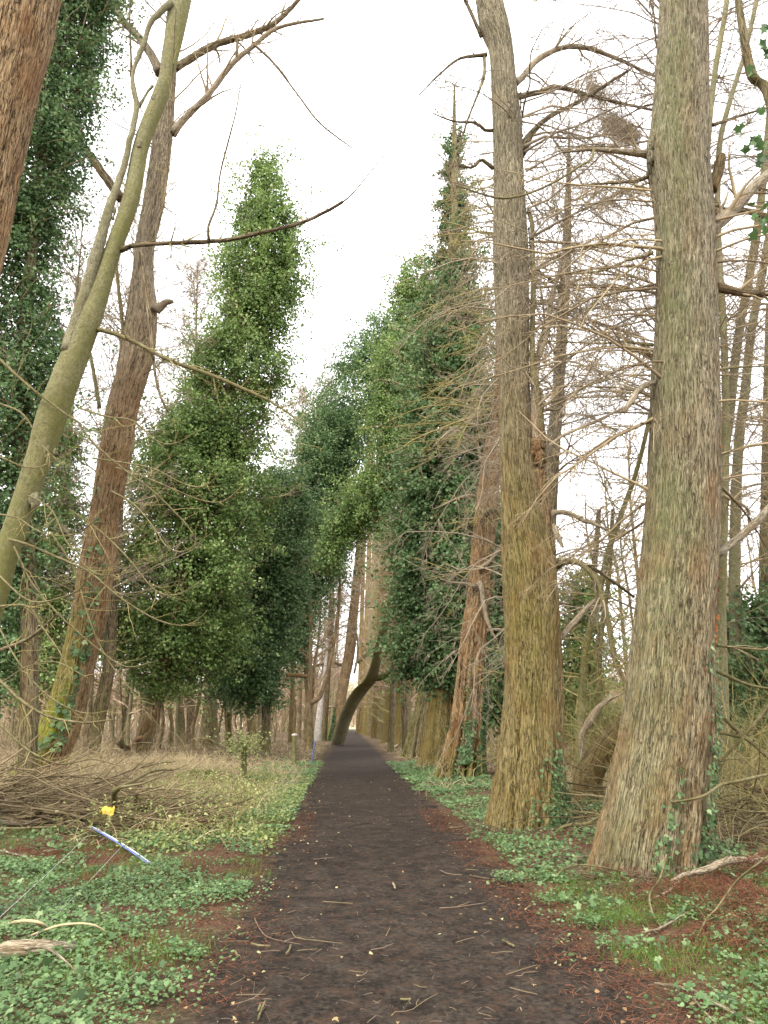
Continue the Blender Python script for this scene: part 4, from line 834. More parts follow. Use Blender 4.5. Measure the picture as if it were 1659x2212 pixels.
# near ivy spray, right edge
m = MB(); ps = []; r_ = np.random.default_rng(8)
for (u, v, w) in ((1605, 288, 10), (1622, 300, 12), (1615, 325, 8), (1640, 318, 12), (1650, 330, 10), (1645, 355, 10), (1658, 345, 8), (1640, 300, 10), (1628, 455, 9), (1645, 470, 10), (1650, 500, 12), (1630, 505, 8), (1655, 120, 10), (1645, 90, 9), (1655, 60, 9), (1640, 240, 7), (1625, 160, 7), (1660, 440, 10)):
    for k in range(3): ps.append(P(u + r_.normal(0, 6), v + r_.normal(0, 7), 5.6 + r_.normal(0, .1)))
e = empty('ivy_spray', P(1700, 200, 5.6), 'hanging spray of large ivy leaves at the top right edge', 'ivy')
for q_ in ps:
    m = MB(); leaves(m, q_[None], np.array([[-.2, -.8, -.3]]), r_.uniform(.05, .085, 1), r_.random(1) * .7, 'ivy', .6); m.build('leaf', M['ivyblue'], e)
m = MB()
for a in ([(1720, 20), (1665, 60), (1650, 110), (1640, 160), (1625, 200)], [(1740, 260), (1680, 290), (1640, 305), (1608, 290)], [(1740, 420), (1680, 440), (1645, 480), (1632, 510)], [(1665, 290), (1650, 330), (1644, 365)]):
    c = crom(np.array([P(u, v, 5.62) for u, v in a]), 16); tubes(m, c[None], np.linspace(.006, .0025, 16)[None], 5)
c = crom(np.array([P(1740, -60, 5.7), P(1720, 200, 5.65), P(1730, 460, 5.65)]), 16); tubes(m, c[None], np.full((1, 16), .008), 5)
m.build('stem', M['greenbark'], e)
# ------------------------------------------------------------------ background saplings (few meshes, many copies)
def sapling(kind, mat, tw, label, seed, h, r, nb, lean, rmin, cat='tree'):
    global rng
    t = Tree(kind, np.zeros(3), label, cat, None)
    rs = np.random.default_rng(seed); z = np.linspace(-.4, h, 9)
    ax = np.stack([np.cumsum(rs.normal(lean, .10 * h / 10, 9)), np.cumsum(rs.normal(0, .10 * h / 10, 9)), z, np.linspace(r, r * .18, 9)], 1); ax[:, :2] -= ax[0, :2]
    c = crom(ax, 40); t.ax = c; m = MB(); th = np.arange(12) / 12 * 2 * PI
    rr = c[:, 3:4] * (1 + .15 * (vnoise(np.stack([np.cos(th)[None] + 0 * c[:, 3:4], np.sin(th)[None] + 0 * c[:, 3:4], c[:, 2:3] + 0 * th[None]], -1) * 2, seed) - .5))
    v = np.stack([c[:, 0:1] + rr * np.cos(th), c[:, 1:2] + rr * np.sin(th), np.repeat(c[:, 2:3], 12, 1)], -1)
    tcv = np.stack([r * np.cos(th)[None] + 0 * rr, r * np.sin(th)[None] + 0 * rr, np.repeat(c[:, 2:3], 12, 1)], -1)
    m.add(v, [grid_faces(1, 40, 12)], tcv, .5, np.repeat(np.clip(.8 - c[:, 2] / 5, 0, 1), 12)); m.build('trunk', M[mat], t.root)
    t.bare(h * .15, h * .97, nb, h * .30, h * .10, .55, .02, r * .35, 9, 4, 0, rmin, wob=.14); t.done(tw); return t.root
protos = [sapling('woodland_tree', 'midbark', 'twigpink', 'x', 101, 14, .15, 34, .12, .008), sapling('woodland_tree', 'darkbark', 'twiggreen', 'x', 102, 11, .11, 30, -.1, .008),
          sapling('woodland_tree', 'tanbark', 'twigpink', 'x', 103, 19, .21, 44, .05, .011), sapling('woodland_tree', 'smoothbark', 'twigpink', 'x', 104, 17, .18, 40, -.06, .010),
          sapling('woodland_tree', 'darkbark', 'twig', 'x', 105, 8, .07, 26, .15, .007)]
rs = np.random.default_rng(77); used = [False] * 5
areas = [  # (count, u range, depth range, label, group)
    (64, (0, 690), (38, 80), 'bare thin trunk in the wood left of the path, behind the ivy trees', 'thin trunks in the wood behind the left ivy trees'),
    (30, (-60, 330), (36, 60), 'bare thin trunk at the far left behind the brushwood', 'thin trunks behind the brushwood at the far left'),
    (70, (520, 760), (72, 160), 'slim distant trunk at the left side of the far end of the path', 'distant trunks at the end of the path'),
    (20, (1010, 1700), (28, 60), 'bare thin tree in the tangled wood right of the big trunks', 'thin trees in the wood on the right'),
    (34, (770, 900), (60, 140), 'bare tree behind the far end of the right-hand avenue', 'trees behind the right-hand avenue')]
for (cnt, (u0, u1), (y0, y1), lab, grp) in areas:
    placed = 0; tries = 0
    while placed < cnt and tries < cnt * 20:
        tries += 1; Y = rs.uniform(y0, y1); u = rs.uniform(u0, u1); x = P(u, 1562, Y)[0]
        if abs(x) < (2.3 if Y < 110 else 1.2): continue
        if grp.startswith('trees behind') and x < 3.2: continue
        k = int(rs.integers(0, 5)); o = protos[k] if not used[k] else copy_tree(protos[k]); used[k] = True
        s = rs.uniform(.75, 1.3) * (.62 if u1 < 700 else .8 if u0 > 1000 else 1.0); o.location = (x, Y, GH(x, Y)); o.rotation_euler = (rs.normal(0, .04), rs.normal(0, .06), rs.uniform(0, 6.28)); o.scale = (s, s, s * rs.uniform(.9, 1.15))
        tag(o, lab, 'tree', grp); placed += 1

# ------------------------------------------------------------------ stuff that cannot be counted
def scatter(n, ur, vr, seed):
    rs = np.random.default_rng(seed); return rs
# tangled undergrowth in the woods
def tangle(name, regs, mat, label, seed, leaf=None):
    global rng
    m = MB(); rs = np.random.default_rng(seed)
    for (n, x0, x1, y0, y1, h, L, r) in regs:
        x = rs.uniform(x0, x1, n); y = rs.uniform(y0, y1, n); z = H0(x, y)
        th = rs.uniform(0, 6.28, n); el = rs.uniform(.3, 1.4, n)
        d = np.stack([np.cos(th) * np.cos(el), np.sin(th) * np.cos(el), np.sin(el)], 1)
        p, rd = grow(np.stack([x, y, z + h * rs.random(n) ** 2 * .8], 1), d, L * rs.uniform(.5, 1.3, n), np.full(n, r), 8, .16, -.07, .3); tubes(m, p, rd, 4)
        p, rd = sprout(p, rd, 4, .45, .7, 5, .2, rmin=r * .45); tubes(m, p, rd, 3)
    o = m.build(name, M[mat]); tag(o, label, 'undergrowth', kind='stuff')
tangle('undergrowth', [(900, 4.6, 16, 15, 30, 2.2, 2.6, .009), (260, 4.6, 8, 20, 34, 1.6, 2.0, .010), (260, 4.5, 24, 28, 60, 2.5, 3.0, .018), (560, 4.2, 10, 9.8, 16, 1.3, 1.9, .006)], 'twiggreen', 'tangled olive undergrowth in the wood on the right', 91)
tangle('undergrowth', [(500, -26, -4, 27, 50, .8, 1.8, .010), (330, -60, -5, 50, 110, 4.0, 5.0, .028), (260, -12, -7, 18, 27, .6, 1.4, .007)], 'twig', 'bare brown undergrowth in the wood on the left', 92)
m = MB(); rs = np.random.default_rng(5); n = 3600
x = np.concatenate([rs.uniform(-120, -6, n // 2), rs.uniform(5, 120, n // 2)]); y = rs.uniform(110, 230, n); x[:500] = rs.uniform(-22, 22, 500); y[:500] = rs.uniform(235, 330, 500); L = rs.uniform(5, 15, n)
d = np.stack([rs.normal(0, .25, n), rs.normal(0, .25, n), np.ones(n)], 1); p, r = grow(np.stack([x, y, H0(x, y) - .3], 1), d, L, rs.uniform(.06, .2, n), 7, .05, 0, .2); tubes(m, p, r, 4)
rng = np.random.default_rng(6); p, r = sprout(p, r, 8, .4, .7, 5, .2, rmin=.035); tubes(m, p, r, 3); p, r = sprout(p, r, 3, .45, .7, 4, .2, rmin=.02); tubes(m, p, r, 3)
o = m.build('far_wood', M['twigpink']); tag(o, 'pale brown far-off leafless wood on the skyline', 'wood', kind='stuff')

# ground ivy
def patchmask(x, y, s=51): return n2(x, y, .75, s, 3) * .6 + n2(x, y, 2.6, s + 4, 3) * .4
m = MB(); rs = np.random.default_rng(9)
for (n, x0, x1, y0, y1, thr, sz) in ((78000, -7, -1.0, 3.6, 10, .480, .027), (38000, 1.0, 4.8, 3.8, 8.8, .490, .027), (16000, -6, -1.2, 9, 15, .50, .04), (12000, 1.5, 4.2, 8.5, 20, .47, .045), (16000, 1.2, 3.6, 18, 34, .45, .06), (16000, -3.6, -1.3, 11, 34, .46, .055)):
    x = rs.uniform(x0, x1, n); y = rs.uniform(y0, y1, n); k = patchmask(x, y) + (n2(x, y, 9, 57, 2) - .5) * .12 + rs.normal(0, .03, n)
    ed = np.abs(x) - edgew(x, y) - .02
    bias = np.where((x < -3) & (y > 6.6) & (y < 12), .045, 0) - np.where((y < 6.2) & (x < 0), .055, 0) + np.where((x > 2.4) & (y > 5.2), .03, 0)
    ok = (k > thr + bias) & ((ed > 0) | ((ed > -.3) & (rs.random(n) < .10)))
    x, y = x[ok], y[ok]; q = len(x); kk = k[ok]
    z = H0(x, y) + (n2(x, y, 9, 31, 2) - .5) * .05 + rs.uniform(.008, .05, q) * (1 + 8 * np.clip(kk - thr, 0, .12)) 
    leaves(m, np.stack([x, y, z], 1), np.tile([0, -.12, 1.], (q, 1)), sz * rs.uniform(.45, 1.25, q), np.clip(rs.random(q) * .8 + .6 * (kk - thr), 0, 1), 'round', .32)
o = m.build('ground_ivy', M['groundivy']); tag(o, 'low bluish-green creeping leaves carpeting both verges', 'ground cover', kind='stuff')
x = rs.uniform(-6.5, 4.6, 9000); y = rs.uniform(3.8, 12, 9000); ok = (np.abs(x) > edgew(x, y) + .1) & (patchmask(x, y) > .45); x, y = x[ok], y[ok]; q = len(x)
mg = MB(); leaves(mg, np.stack([x, y, H0(x, y) + rs.uniform(.03, .09, q)], 1), np.tile([0, -.2, 1.], (q, 1)), rs.uniform(.03, .065, q), rs.random(q), 'ivy', .45)
tag(mg.build('ground_ivy', M['ivyblue']), 'scattered darker lobed ivy leaves among the small creeping plants', 'ground cover', kind='stuff')
# grass tufts
m = MB(); n = 22000; c = np.stack([np.concatenate([rs.uniform(-6, -1.5, 120), rs.uniform(1.6, 4.2, 100)]), np.concatenate([rs.uniform(4.5, 14, 120), rs.uniform(4.2, 9, 100)])], 1)
ci = rs.integers(0, len(c), n); xy = c[ci] + rs.normal(0, .13, (n, 2)); z = H0(xy[:, 0], xy[:, 1])
st = np.stack([xy[:, 0], xy[:, 1], z], 1); d = np.stack([rs.normal(0, .4, n), rs.normal(0, .4, n), np.ones(n)], 1); rng = np.random.default_rng(12)
p, r = grow(st, d, rs.uniform(.04, .13, n), np.full(n, .0022), 4, .2, -.12, .2); tubes(m, p, r, 3)
o = m.build('grass', M['grass']); tag(o, 'small tufts of fresh green grass among the creeping leaves', 'grass', kind='stuff')
# needle and twig litter
m = MB(); n = 90000; x = np.concatenate([rs.uniform(-7.5, -.9, n // 2), rs.uniform(.9, 5.2, n // 2)]); y = 3.4 + 12 * rs.random(n) ** 1.4
ok = (np.abs(x) > edgew(x, y) - .25 - .6 * rs.random(n) ** 2) & (n2(x, y, 1.1, 71, 3) > .42 - .1 * (x > 2.6)); x, y = x[ok], y[ok]; n = len(x)
z = H0(x, y) + .004 + rs.random(n) * .02; d = np.stack([rs.normal(size=n), rs.normal(size=n), rs.normal(0, .22, n)], 1)
p, r = grow(np.stack([x, y, z], 1), d, rs.uniform(.02, .08, n), rs.uniform(.0015, .003, n), 3, .3, 0, .5); tubes(m, p, r, 3)
# rusty sprays heaped at the foot of the near right trunk
for (u, v, rad, hh, k) in ((1400, 1880, .45, .22, 1900), (1475, 1850, .3, .35, 1100), (1610, 1965, .45, .22, 1900), (1650, 1900, .5, .35, 1400), (1330, 1890, .3, .1, 700), (1480, 1935, .5, .15, 1200), (1640, 2020, .5, .2, 1500), (90, 1850, .9, .05, 1500), (300, 1900, .8, .05, 1500)):
    g = G(u, v); a = rs.uniform(0, 6.28, k); q = rs.random(k) ** .6 * rad; xx = g[0] + np.cos(a) * q * 1.2; yy = g[1] + np.sin(a) * q
    zz = H0(xx, yy) + hh * rs.random(k) * (1 - q / rad * .8); d = np.stack([rs.normal(size=k), rs.normal(size=k), rs.normal(0, .6, k)], 1)
    p, r = grow(np.stack([xx, yy, zz], 1), d, rs.uniform(.04, .14, k), np.full(k, .0028), 4, .25, -.08, .5); tubes(m, p, r, 3)
o = m.build('needle_litter', M['redneedle']); tag(o, 'rust-red fallen conifer needles and sprays on the verges', 'litter', kind='stuff')
m = MB(); n = 16000; x = np.concatenate([rs.uniform(-7, 4.8, n)]); y = 3.4 + 14 * rs.random(n) ** 1.5; w = np.where(np.abs(x) < 1.2, .22, 1.0); ok = rs.random(n) < w; x, y = x[ok], y[ok]; n = len(x)
z = H0(x, y) + .012; d = np.stack([rs.normal(size=n), rs.normal(size=n), rs.normal(0, .06, n)], 1)
p, r = grow(np.stack([x, y, z], 1), d, rs.uniform(.015, .09, n), rs.uniform(.0008, .002, n), 5, .14, 0, .5); tubes(m, p, r, 4)
for (u, v, rad, k) in ((1390, 1895, .95, 2600), (1130, 1797, .9, 2200), (1000, 1684, 1.0, 1500), (80, 1688, 1.2, 1500), (935, 1658, 1.3, 900)):  # brown twig rings added round trunk bases to stand in for contact shadow
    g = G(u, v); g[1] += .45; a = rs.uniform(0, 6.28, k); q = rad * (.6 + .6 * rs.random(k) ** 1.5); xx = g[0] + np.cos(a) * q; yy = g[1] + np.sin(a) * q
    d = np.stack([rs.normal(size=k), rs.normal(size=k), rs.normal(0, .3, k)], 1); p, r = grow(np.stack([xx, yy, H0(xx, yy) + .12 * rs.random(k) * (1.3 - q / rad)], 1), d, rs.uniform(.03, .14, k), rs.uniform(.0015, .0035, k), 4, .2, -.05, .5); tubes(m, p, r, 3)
o = m.build('twig_litter_and_shade', M['litter']); tag(o, 'tiny broken twigs strewn over the path and verges, with rings added at trunk feet as contact shade', 'litter', kind='stuff')
m = MB(); n = 2600; x = rs.uniform(-6, 4.5, n); y = 3.6 + 22 * rs.random(n) ** 1.3; ed = np.abs(np.abs(x) - 1.2); ok = rs.random(n) < np.clip(1.1 - ed * .8, .12, 1) * np.where(np.abs(x) < .9, .22, 1); x, y = x[ok], y[ok]; n = len(x)
leaves(m, np.stack([x, y, H0(x, y) + .02], 1), np.tile([0, 0, 1.], (n, 1)), rs.uniform(.014, .04, n), rs.random(n), 'fold', .35)
o = m.build('leaf_litter', M['deadleaf']); tag(o, 'small pale dead leaves speckling the path edges', 'litter', kind='stuff')
# dead grass and bramble on the left
m = MB(); n = 24000; x = rs.uniform(-11, -1.75, n); y = rs.uniform(10.5, 27, n); k = n2(x, y, .8, 88, 3)
ok = (k > .43) & ((y > 14.6) | ((x > -4.0) & (rs.random(n) < .3))) & ((x < -3.4) | (rs.random(n) < .45)) & (np.abs(x) > 1.5 + .25 * rs.random(n)); x, y = x[ok], y[ok]; n = len(x); z = H0(x, y)
d = np.stack([rs.normal(0, .8, n), rs.normal(0, .8, n), np.ones(n)], 1); p, r = grow(np.stack([x, y, z - .02], 1), d, rs.uniform(.15, .6, n), rs.uniform(.0035, .0065, n), 6, .15, -.16, .4); tubes(m, p, r, 3)
n = 5000; x = rs.uniform(4, 14, n); y = rs.uniform(9.5, 22, n); z = H0(x, y); d = np.stack([rs.normal(0, .9, n), rs.normal(0, .9, n), np.ones(n)], 1)
p, r = grow(np.stack([x, y, z - .02], 1), d, rs.uniform(.15, .8, n), rs.uniform(.0018, .0045, n), 6, .15, -.16, .4); tubes(m, p, r, 3)
n = 14000; x = np.concatenate([rs.uniform(-16, -1.9, 10000), rs.uniform(1.9, 8, 4000)]); y = rs.uniform(25, 62, n); y[10000:] = rs.uniform(19, 60, 4000); ok = n2(x, y, .5, 96) > .42; x, y = x[ok], y[ok]; n = len(x); z = H0(x, y)
d = np.stack([rs.normal(0, .9, n), rs.normal(0, .9, n), np.ones(n)], 1); p, r = grow(np.stack([x, y, z - .02], 1), d, rs.uniform(.12, .5, n), rs.uniform(.005, .011, n), 5, .15, -.16, .4); tubes(m, p, r, 3)
o = m.build('dry_grass', M['straw']); tag(o, 'straw-coloured dead grass and stems', 'dry grass', kind='stuff')
m = MB(); n = 400; x = np.concatenate([rs.uniform(-4.2, -2.1, 330), rs.uniform(-7, -4, 70)]); y = rs.uniform(11.0, 20, n); y[330:] = rs.uniform(15, 24, 70); z = H0(x, y); th = rs.uniform(0, 6.28, n)
d = np.stack([np.cos(th) * .7 - .25, np.sin(th) * .7, np.full(n, 1.2)], 1); p, r = grow(np.stack([x, y, z - .02], 1), d, rs.uniform(.4, .95, n), np.full(n, .004), 9, .1, -.17, .5); tubes(m, p, r, 4)
p2, r2 = sprout(p, r, 3, .5, .6, 5, .2, grav=-.08, rmin=.0025); tubes(m, p2, r2, 3)
o = m.build('bramble_stems', M['twiggreen']); tag(o, 'arching thin bramble stems beside the left of the path', 'bramble', kind='stuff')
m = MB(); q = np.concatenate([p[:, 3:].reshape(-1, 3), p2[:, 2:].reshape(-1, 3), p2[:, 3:].reshape(-1, 3)]); q = q + rs.normal(0, .04, q.shape); q = q[(q[:, 0] < -1.55) & (q[:, 0] > -4.4)]; q = q[rs.random(len(q)) < .55]
n = len(q); leaves(m, q, np.tile([0, -.3, 1.], (n, 1)), rs.uniform(.025, .055, n), rs.random(n), 'fold', .5)
n = 9000; x = rs.uniform(-3.3, -1.35, n); y = rs.uniform(10, 24, n); ok = n2(x, y, 1.5, 93) > .46; x, y = x[ok], y[ok]; n = len(x)
leaves(m, np.stack([x, y, H0(x, y) + rs.uniform(.0, .16, n)], 1), np.tile([0, -.2, 1.], (n, 1)), rs.uniform(.025, .06, n), rs.random(n) * .8, 'fold', .5)
o = m.build('bramble_leaves', M['bramble']); tag(o, 'yellow-green bramble and young nettle leaves beside the left of the path', 'bramble', kind='stuff')

# ------------------------------------------------------------------ brushwood pile, left
c = G(200, 1790); m = MB(); n = 1300
x = rs.uniform(-9.5, -2.2, n); y = rs.uniform(11.8, 13.8, n); hh = .42 * np.exp(-((x + 6.0) / 3.2) ** 2) * np.exp(-((y - 13) / 1.2) ** 2)
z = H0(x, y) + .03 + hh * rs.random(n); th = rs.normal(0, .30, n) + np.where(rs.random(n) > .5, PI, 0)
d = np.stack([np.cos(th), np.sin(th) * .8, rs.normal(0, .12, n)], 1); p, r = grow(np.stack([x, y, z], 1), d, rs.uniform(.8, 2.4, n), rs.uniform(.006, .024, n), 10, .11, .0, .35)
kp = p[:, :, 0].max(1) < -2.0; p = p[kp]; r = r[kp]
p[:, :, 2] = np.maximum(p[:, :, 2], H0(p[:, :, 0], p[:, :, 1]) + .015); tubes(m, p, r, 5)
p, r = sprout(p, r, 5, .3, .6, 5, .2, rmin=.003); p[:, :, 2] = np.maximum(p[:, :, 2], H0(p[:, :, 0], p[:, :, 1]) + .01); tubes(m, p, r, 3)
o = m.build('brush_pile', M['brush']); tag(o, 'long heap of cut brushwood lying across the left clearing', 'brushwood', kind='stuff')
m = MB(); n = 260; x = rs.uniform(3.0, 8.5, n); y = rs.uniform(9.2, 13.5, n); ok = (x > 3.9) | (y > 10.6); x, y = x[ok], y[ok]; n = len(x); z = H0(x, y) + rs.random(n) * .45
th = rs.uniform(0, 6.28, n); d = np.stack([np.cos(th), np.sin(th), rs.normal(.1, .25, n)], 1); p, r = grow(np.stack([x, y, z], 1), d, rs.uniform(.6, 2.4, n), rs.uniform(.005, .018, n), 9, .1, -.04, .35)
p[:, :, 2] = np.maximum(p[:, :, 2], H0(p[:, :, 0], p[:, :, 1]) + .015); tubes(m, p, r, 5); p, r = sprout(p, r, 5, .35, .6, 5, .2, rmin=.003); p[:, :, 2] = np.maximum(p[:, :, 2], H0(p[:, :, 0], p[:, :, 1]) + .01); tubes(m, p, r, 3)
o = m.build('brush_pile', M['greenbark']); tag(o, 'tangle of fallen sticks behind the nearest big trunk on the right', 'brushwood', kind='stuff')

# ------------------------------------------------------------------ single sticks, logs and small finds
def stick(pts, mat, label, cat='branch', name='fallen_branch', group=None, S=8, tw=0, Y=None, k=1.0):
    """pts (u, v, width px, height above ground m)"""
    a = []
    for (u, v, w, h) in pts:
        g = G(u, v, h) if Y is None else P(u, v, Y); a.append([*g, w / 2 * pxm(g) * k])
    a = np.array(a); a[:, 2] += a[:, 3] * .7
    if name == 'fallen_twig' and len(a) == 2:
        dv = a[1] - a[0]; mid = (a[0] + a[1]) / 2; mid[:2] += np.array([-dv[1], dv[0]]) * rng.normal(0, .09); q1 = a[0] + dv * .2; q1[:2] += np.array([-dv[1], dv[0]]) * rng.normal(0, .05); a = np.array([a[0], q1, mid, a[1]])
    L = np.linalg.norm(np.diff(a[:, :3], axis=0), axis=1).sum(); N = int(min(50, max(8, L / .05))); c = crom(a, N); c[1:-1, :3] += rng.normal(0, .1 * c[:, 3].mean(), (N - 2, 3))
    e = empty(name, a[0, :3], label, cat, group); m = MB(); tubes(m, c[None, :, :3], (c[:, 3] * (1 + .25 * (vnoise(c[:, :3] * 9) - .5)))[None], S, rn=.5, cap=True)
    m.build('stem', M[mat], e)
    if tw:
        p, r = sprout(c[None, :, :3], c[None, :, 3], tw, .22, .7, 6, .15, rmin=.0025); p[:, :, 2] = np.maximum(p[:, :, 2], H0(p[:, :, 0], p[:, :, 1]) + .01)
        for i_ in range(len(p)): m = MB(); tubes(m, p[i_:i_ + 1], r[i_:i_ + 1], 4); m.build('side_twig', M[mat], e)
    return e
stick([(-30, 2075, 34, .02), (40, 2066, 36, .02), (100, 2060, 30, .02), (160, 2052, 20, .02)], 'palebark', 'pale barkless log end among the creeping leaves at the left edge', 'log', 'log', S=16)
stick([(-10, 1780, 12, .03), (80, 1785, 13, .03), (160, 1780, 13, .05), (230, 1778, 10, .05), (310, 1775, 8, .05)], 'palebark', 'long greyish pole along the front of the brushwood heap', 'pole', 'fallen_pole', tw=3)
stick([(290, 1796, 20, .03), (340, 1800, 22, .03), (400, 1795, 24, .03), (440, 1788, 22, .03), (462, 1782, 16, .03)], 'redbark', 'short thick rotten log at the right end of the brushwood heap', 'log', 'log', S=14)
stick([(270, 1793, 12, .02), (252, 1770, 12, .1), (246, 1742, 13, .35), (247, 1716, 13, .55), (262, 1704, 10, .65), (290, 1688, 8, .7), (330, 1668, 6, .8), (370, 1664, 4, .8)], 'greenbark', 'bent mossy branch standing up out of the brushwood heap', tw=6)
stick([(296, 1715, 9, .5), (292, 1735, 9, .3), (291, 1748, 11, .15), (330, 1760, 10, .1), (370, 1773, 9, .08), (420, 1790, 7, .05), (470, 1812, 5, .04), (520, 1830, 3, .02)], 'greenbark', 'hooked branch lying from the brushwood heap towards the path', tw=10)
stick([(380, 1750, 8, .15), (440, 1735, 8, .2), (500, 1738, 6, .2), (545, 1725, 5, .3)], 'greenbark', 'olive branch lying in the bramble right of the brushwood heap', tw=8)
stick([(90, 1842, 4, .01), (140, 1834, 4, .02), (192, 1825, 5, .02)], 'palebark', 'thin pale stick on the red needles in front of the brushwood')
stick([(0, 1838, 4, .02), (50, 1850, 4, .02), (88, 1868, 3, .01)], 'palebark', 'thin dark stick at the left edge in front of the brushwood')
stick([(-5, 2004, 6, .02), (40, 1993, 7, .08), (80, 1994, 6, .10), (110, 2008, 4, .02)], 'straw', 'arched dry stem at the left edge above the pale log')
stick([(67, 2022, 4, .01), (133, 2000, 5, .08), (200, 1999, 4, .10), (238, 2022, 3, .01)], 'straw', 'thin arched dry stem right of the one at the left edge')
stick([(37, 2036, 5, .06), (55, 2050, 6, .08), (100, 2050, 6, .10), (143, 2080, 5, .05), (175, 2114, 4, .01)], 'palebark', 'curved pale twig arching over the pale log end')
stick([(1366, 1852, 10, .10), (1400, 1840, 10, .16), (1430, 1830, 9, .20), (1449, 1824, 8, .25)], 'palebark', 'pale debarked stick leaning at the foot of the nearest right trunk', k=.9)
stick([(1450, 1908, 9, .02), (1475, 1896, 10, .06), (1523, 1884, 14, .12), (1572, 1866, 15, .16), (1620, 1864, 14, .14), (1680, 1868, 14, .1)], 'palebark', 'long pale log with a mossy middle running to the right edge', 'log', 'log', tw=5, S=12)
stick([(1470, 1905, 8, .02), (1440, 1930, 6, .02), (1400, 1948, 5, .02)], 'palebark', 'forked end of stick in front of the red needle heap')
stick([(1586, 1690, 14, .5), (1620, 1702, 14, .45), (1680, 1716, 14, .4)], 'redbark', 'sawn reddish log, upper of the two at the right edge', 'log', 'log', S=12)
stick([(1589, 1732, 10, .2), (1620, 1731, 12, .2), (1675, 1728, 12, .2)], 'redbark', 'sawn pale log, lower of the two at the right edge', 'log', 'log', S=12)
stick([(1385, 1822, 3, .02), (1400, 1785, 4, .35), (1426, 1750, 4, .6), (1470, 1731, 5, .75), (1519, 1722, 6, .8), (1560, 1698, 7, .85), (1600, 1680, 7, .9), (1670, 1672, 7, .9)], 'greenbark', 'long thin branch arching down in front of the nearest right trunk', tw=6)
stick([(1500, 2040, 3, .01), (1525, 1990, 4, .08), (1552, 1959, 4, .15), (1589, 1908, 5, .3), (1639, 1868, 6, .45), (1680, 1840, 6, .55)], 'greenbark', 'thin stem curving up to the right edge from the creeping leaves', tw=5)
stick([(1432, 2008, 3, .02), (1410, 1975, 4, .05), (1404, 1935, 4, .15), (1425, 1900, 4, .3), (1440, 1850, 4, .45)], 'greenbark', 'thin looping stem in front of the red needle heap')
stick([(1360, 1888, 3, .02), (1300, 1874, 3, .15), (1250, 1870, 3, .18), (1215, 1880, 3, .12), (1195, 1905, 3, .01)], 'greenbark', 'wiry stem arching across the foot of the nearest right trunk', tw=3)
stick([(1415, 2128, 6, .01), (1450, 2132, 7, .02), (1489, 2141, 8, .02), (1522, 2158, 9, .02), (1572, 2185, 9, .02), (1630, 2214, 8, .02)], 'palebark', 'long crooked stick lying in the bottom right corner', tw=2)
stick([(1500, 2160, 5, .02), (1520, 2185, 5, .02), (1545, 2210, 4, .01)], 'palebark', 'short side stick beside the crooked one in the bottom right corner')
stick([(1385, 2016, 4, .02), (1430, 2005, 5, .03), (1485, 1972, 4, .04)], 'palebark', 'straight thin stick among the creeping leaves right of the path')
stick([(1200, 1800, 6, .02), (1225, 1787, 8, .08), (1260, 1784, 9, .08), (1300, 1782, 8, .06)], 'greenbark', 'low branch on the ground between the two nearest right trunks', tw=4)
stick([(1535, 1520, 8, 1.5), (1570, 1560, 9, 1.2), (1610, 1595, 9, .9), (1665, 1640, 9, .6)], 'greenbark', 'upper slanting dead branch right of the nearest big trunk', Y=10.0, tw=8)
stick([(1530, 1578, 7, 1.1), (1580, 1590, 8, 1.0), (1620, 1604, 8, .9), (1670, 1650, 7, .6)], 'greenbark', 'lower slanting dead branch right of the nearest big trunk', Y=10.0, tw=8)
stick([(1530, 1670, 6, .4), (1600, 1600, 8, .9), (1665, 1525, 9, 1.5)], 'greenbark', 'olive dead branch rising to the right edge', Y=10.0, tw=6)
g = stick([(384, 1688, 20, .05), (410, 1690, 26, .05), (440, 1691, 26, .05), (468, 1692, 22, .05)], 'greenbark', 'short log covered in bright moss in the dry grass', 'log', 'mossy_log', S=14)
for ch in g.children: ch.data.attributes['moss'].data.foreach_set('value', np.ones(len(ch.data.vertices), np.float32))
stick([(248, 1600, 12, .6), (262, 1612, 12, .35), (275, 1620, 13, .1)], 'greenbark', 'mossy slanting log, left arm of a low V by the crooked ivy tree', 'log', 'log')
stick([(278, 1622, 10, .1), (290, 1608, 10, .4), (304, 1595, 9, .7)], 'redbark', 'reddish slanting log, right arm of a low V by the crooked ivy tree', 'log', 'log')
stick([(500, 1608, 8, .2), (522, 1608, 10, .2), (540, 1612, 9, .2)], 'darkbark', 'dark cut log behind the leafy post', 'log', 'log')
stick([(848, 1618, 4, .02), (866, 1606, 5, .2), (884, 1598, 5, .35)], 'palebark', 'pale stick leaning at the foot of the fifth right trunk')
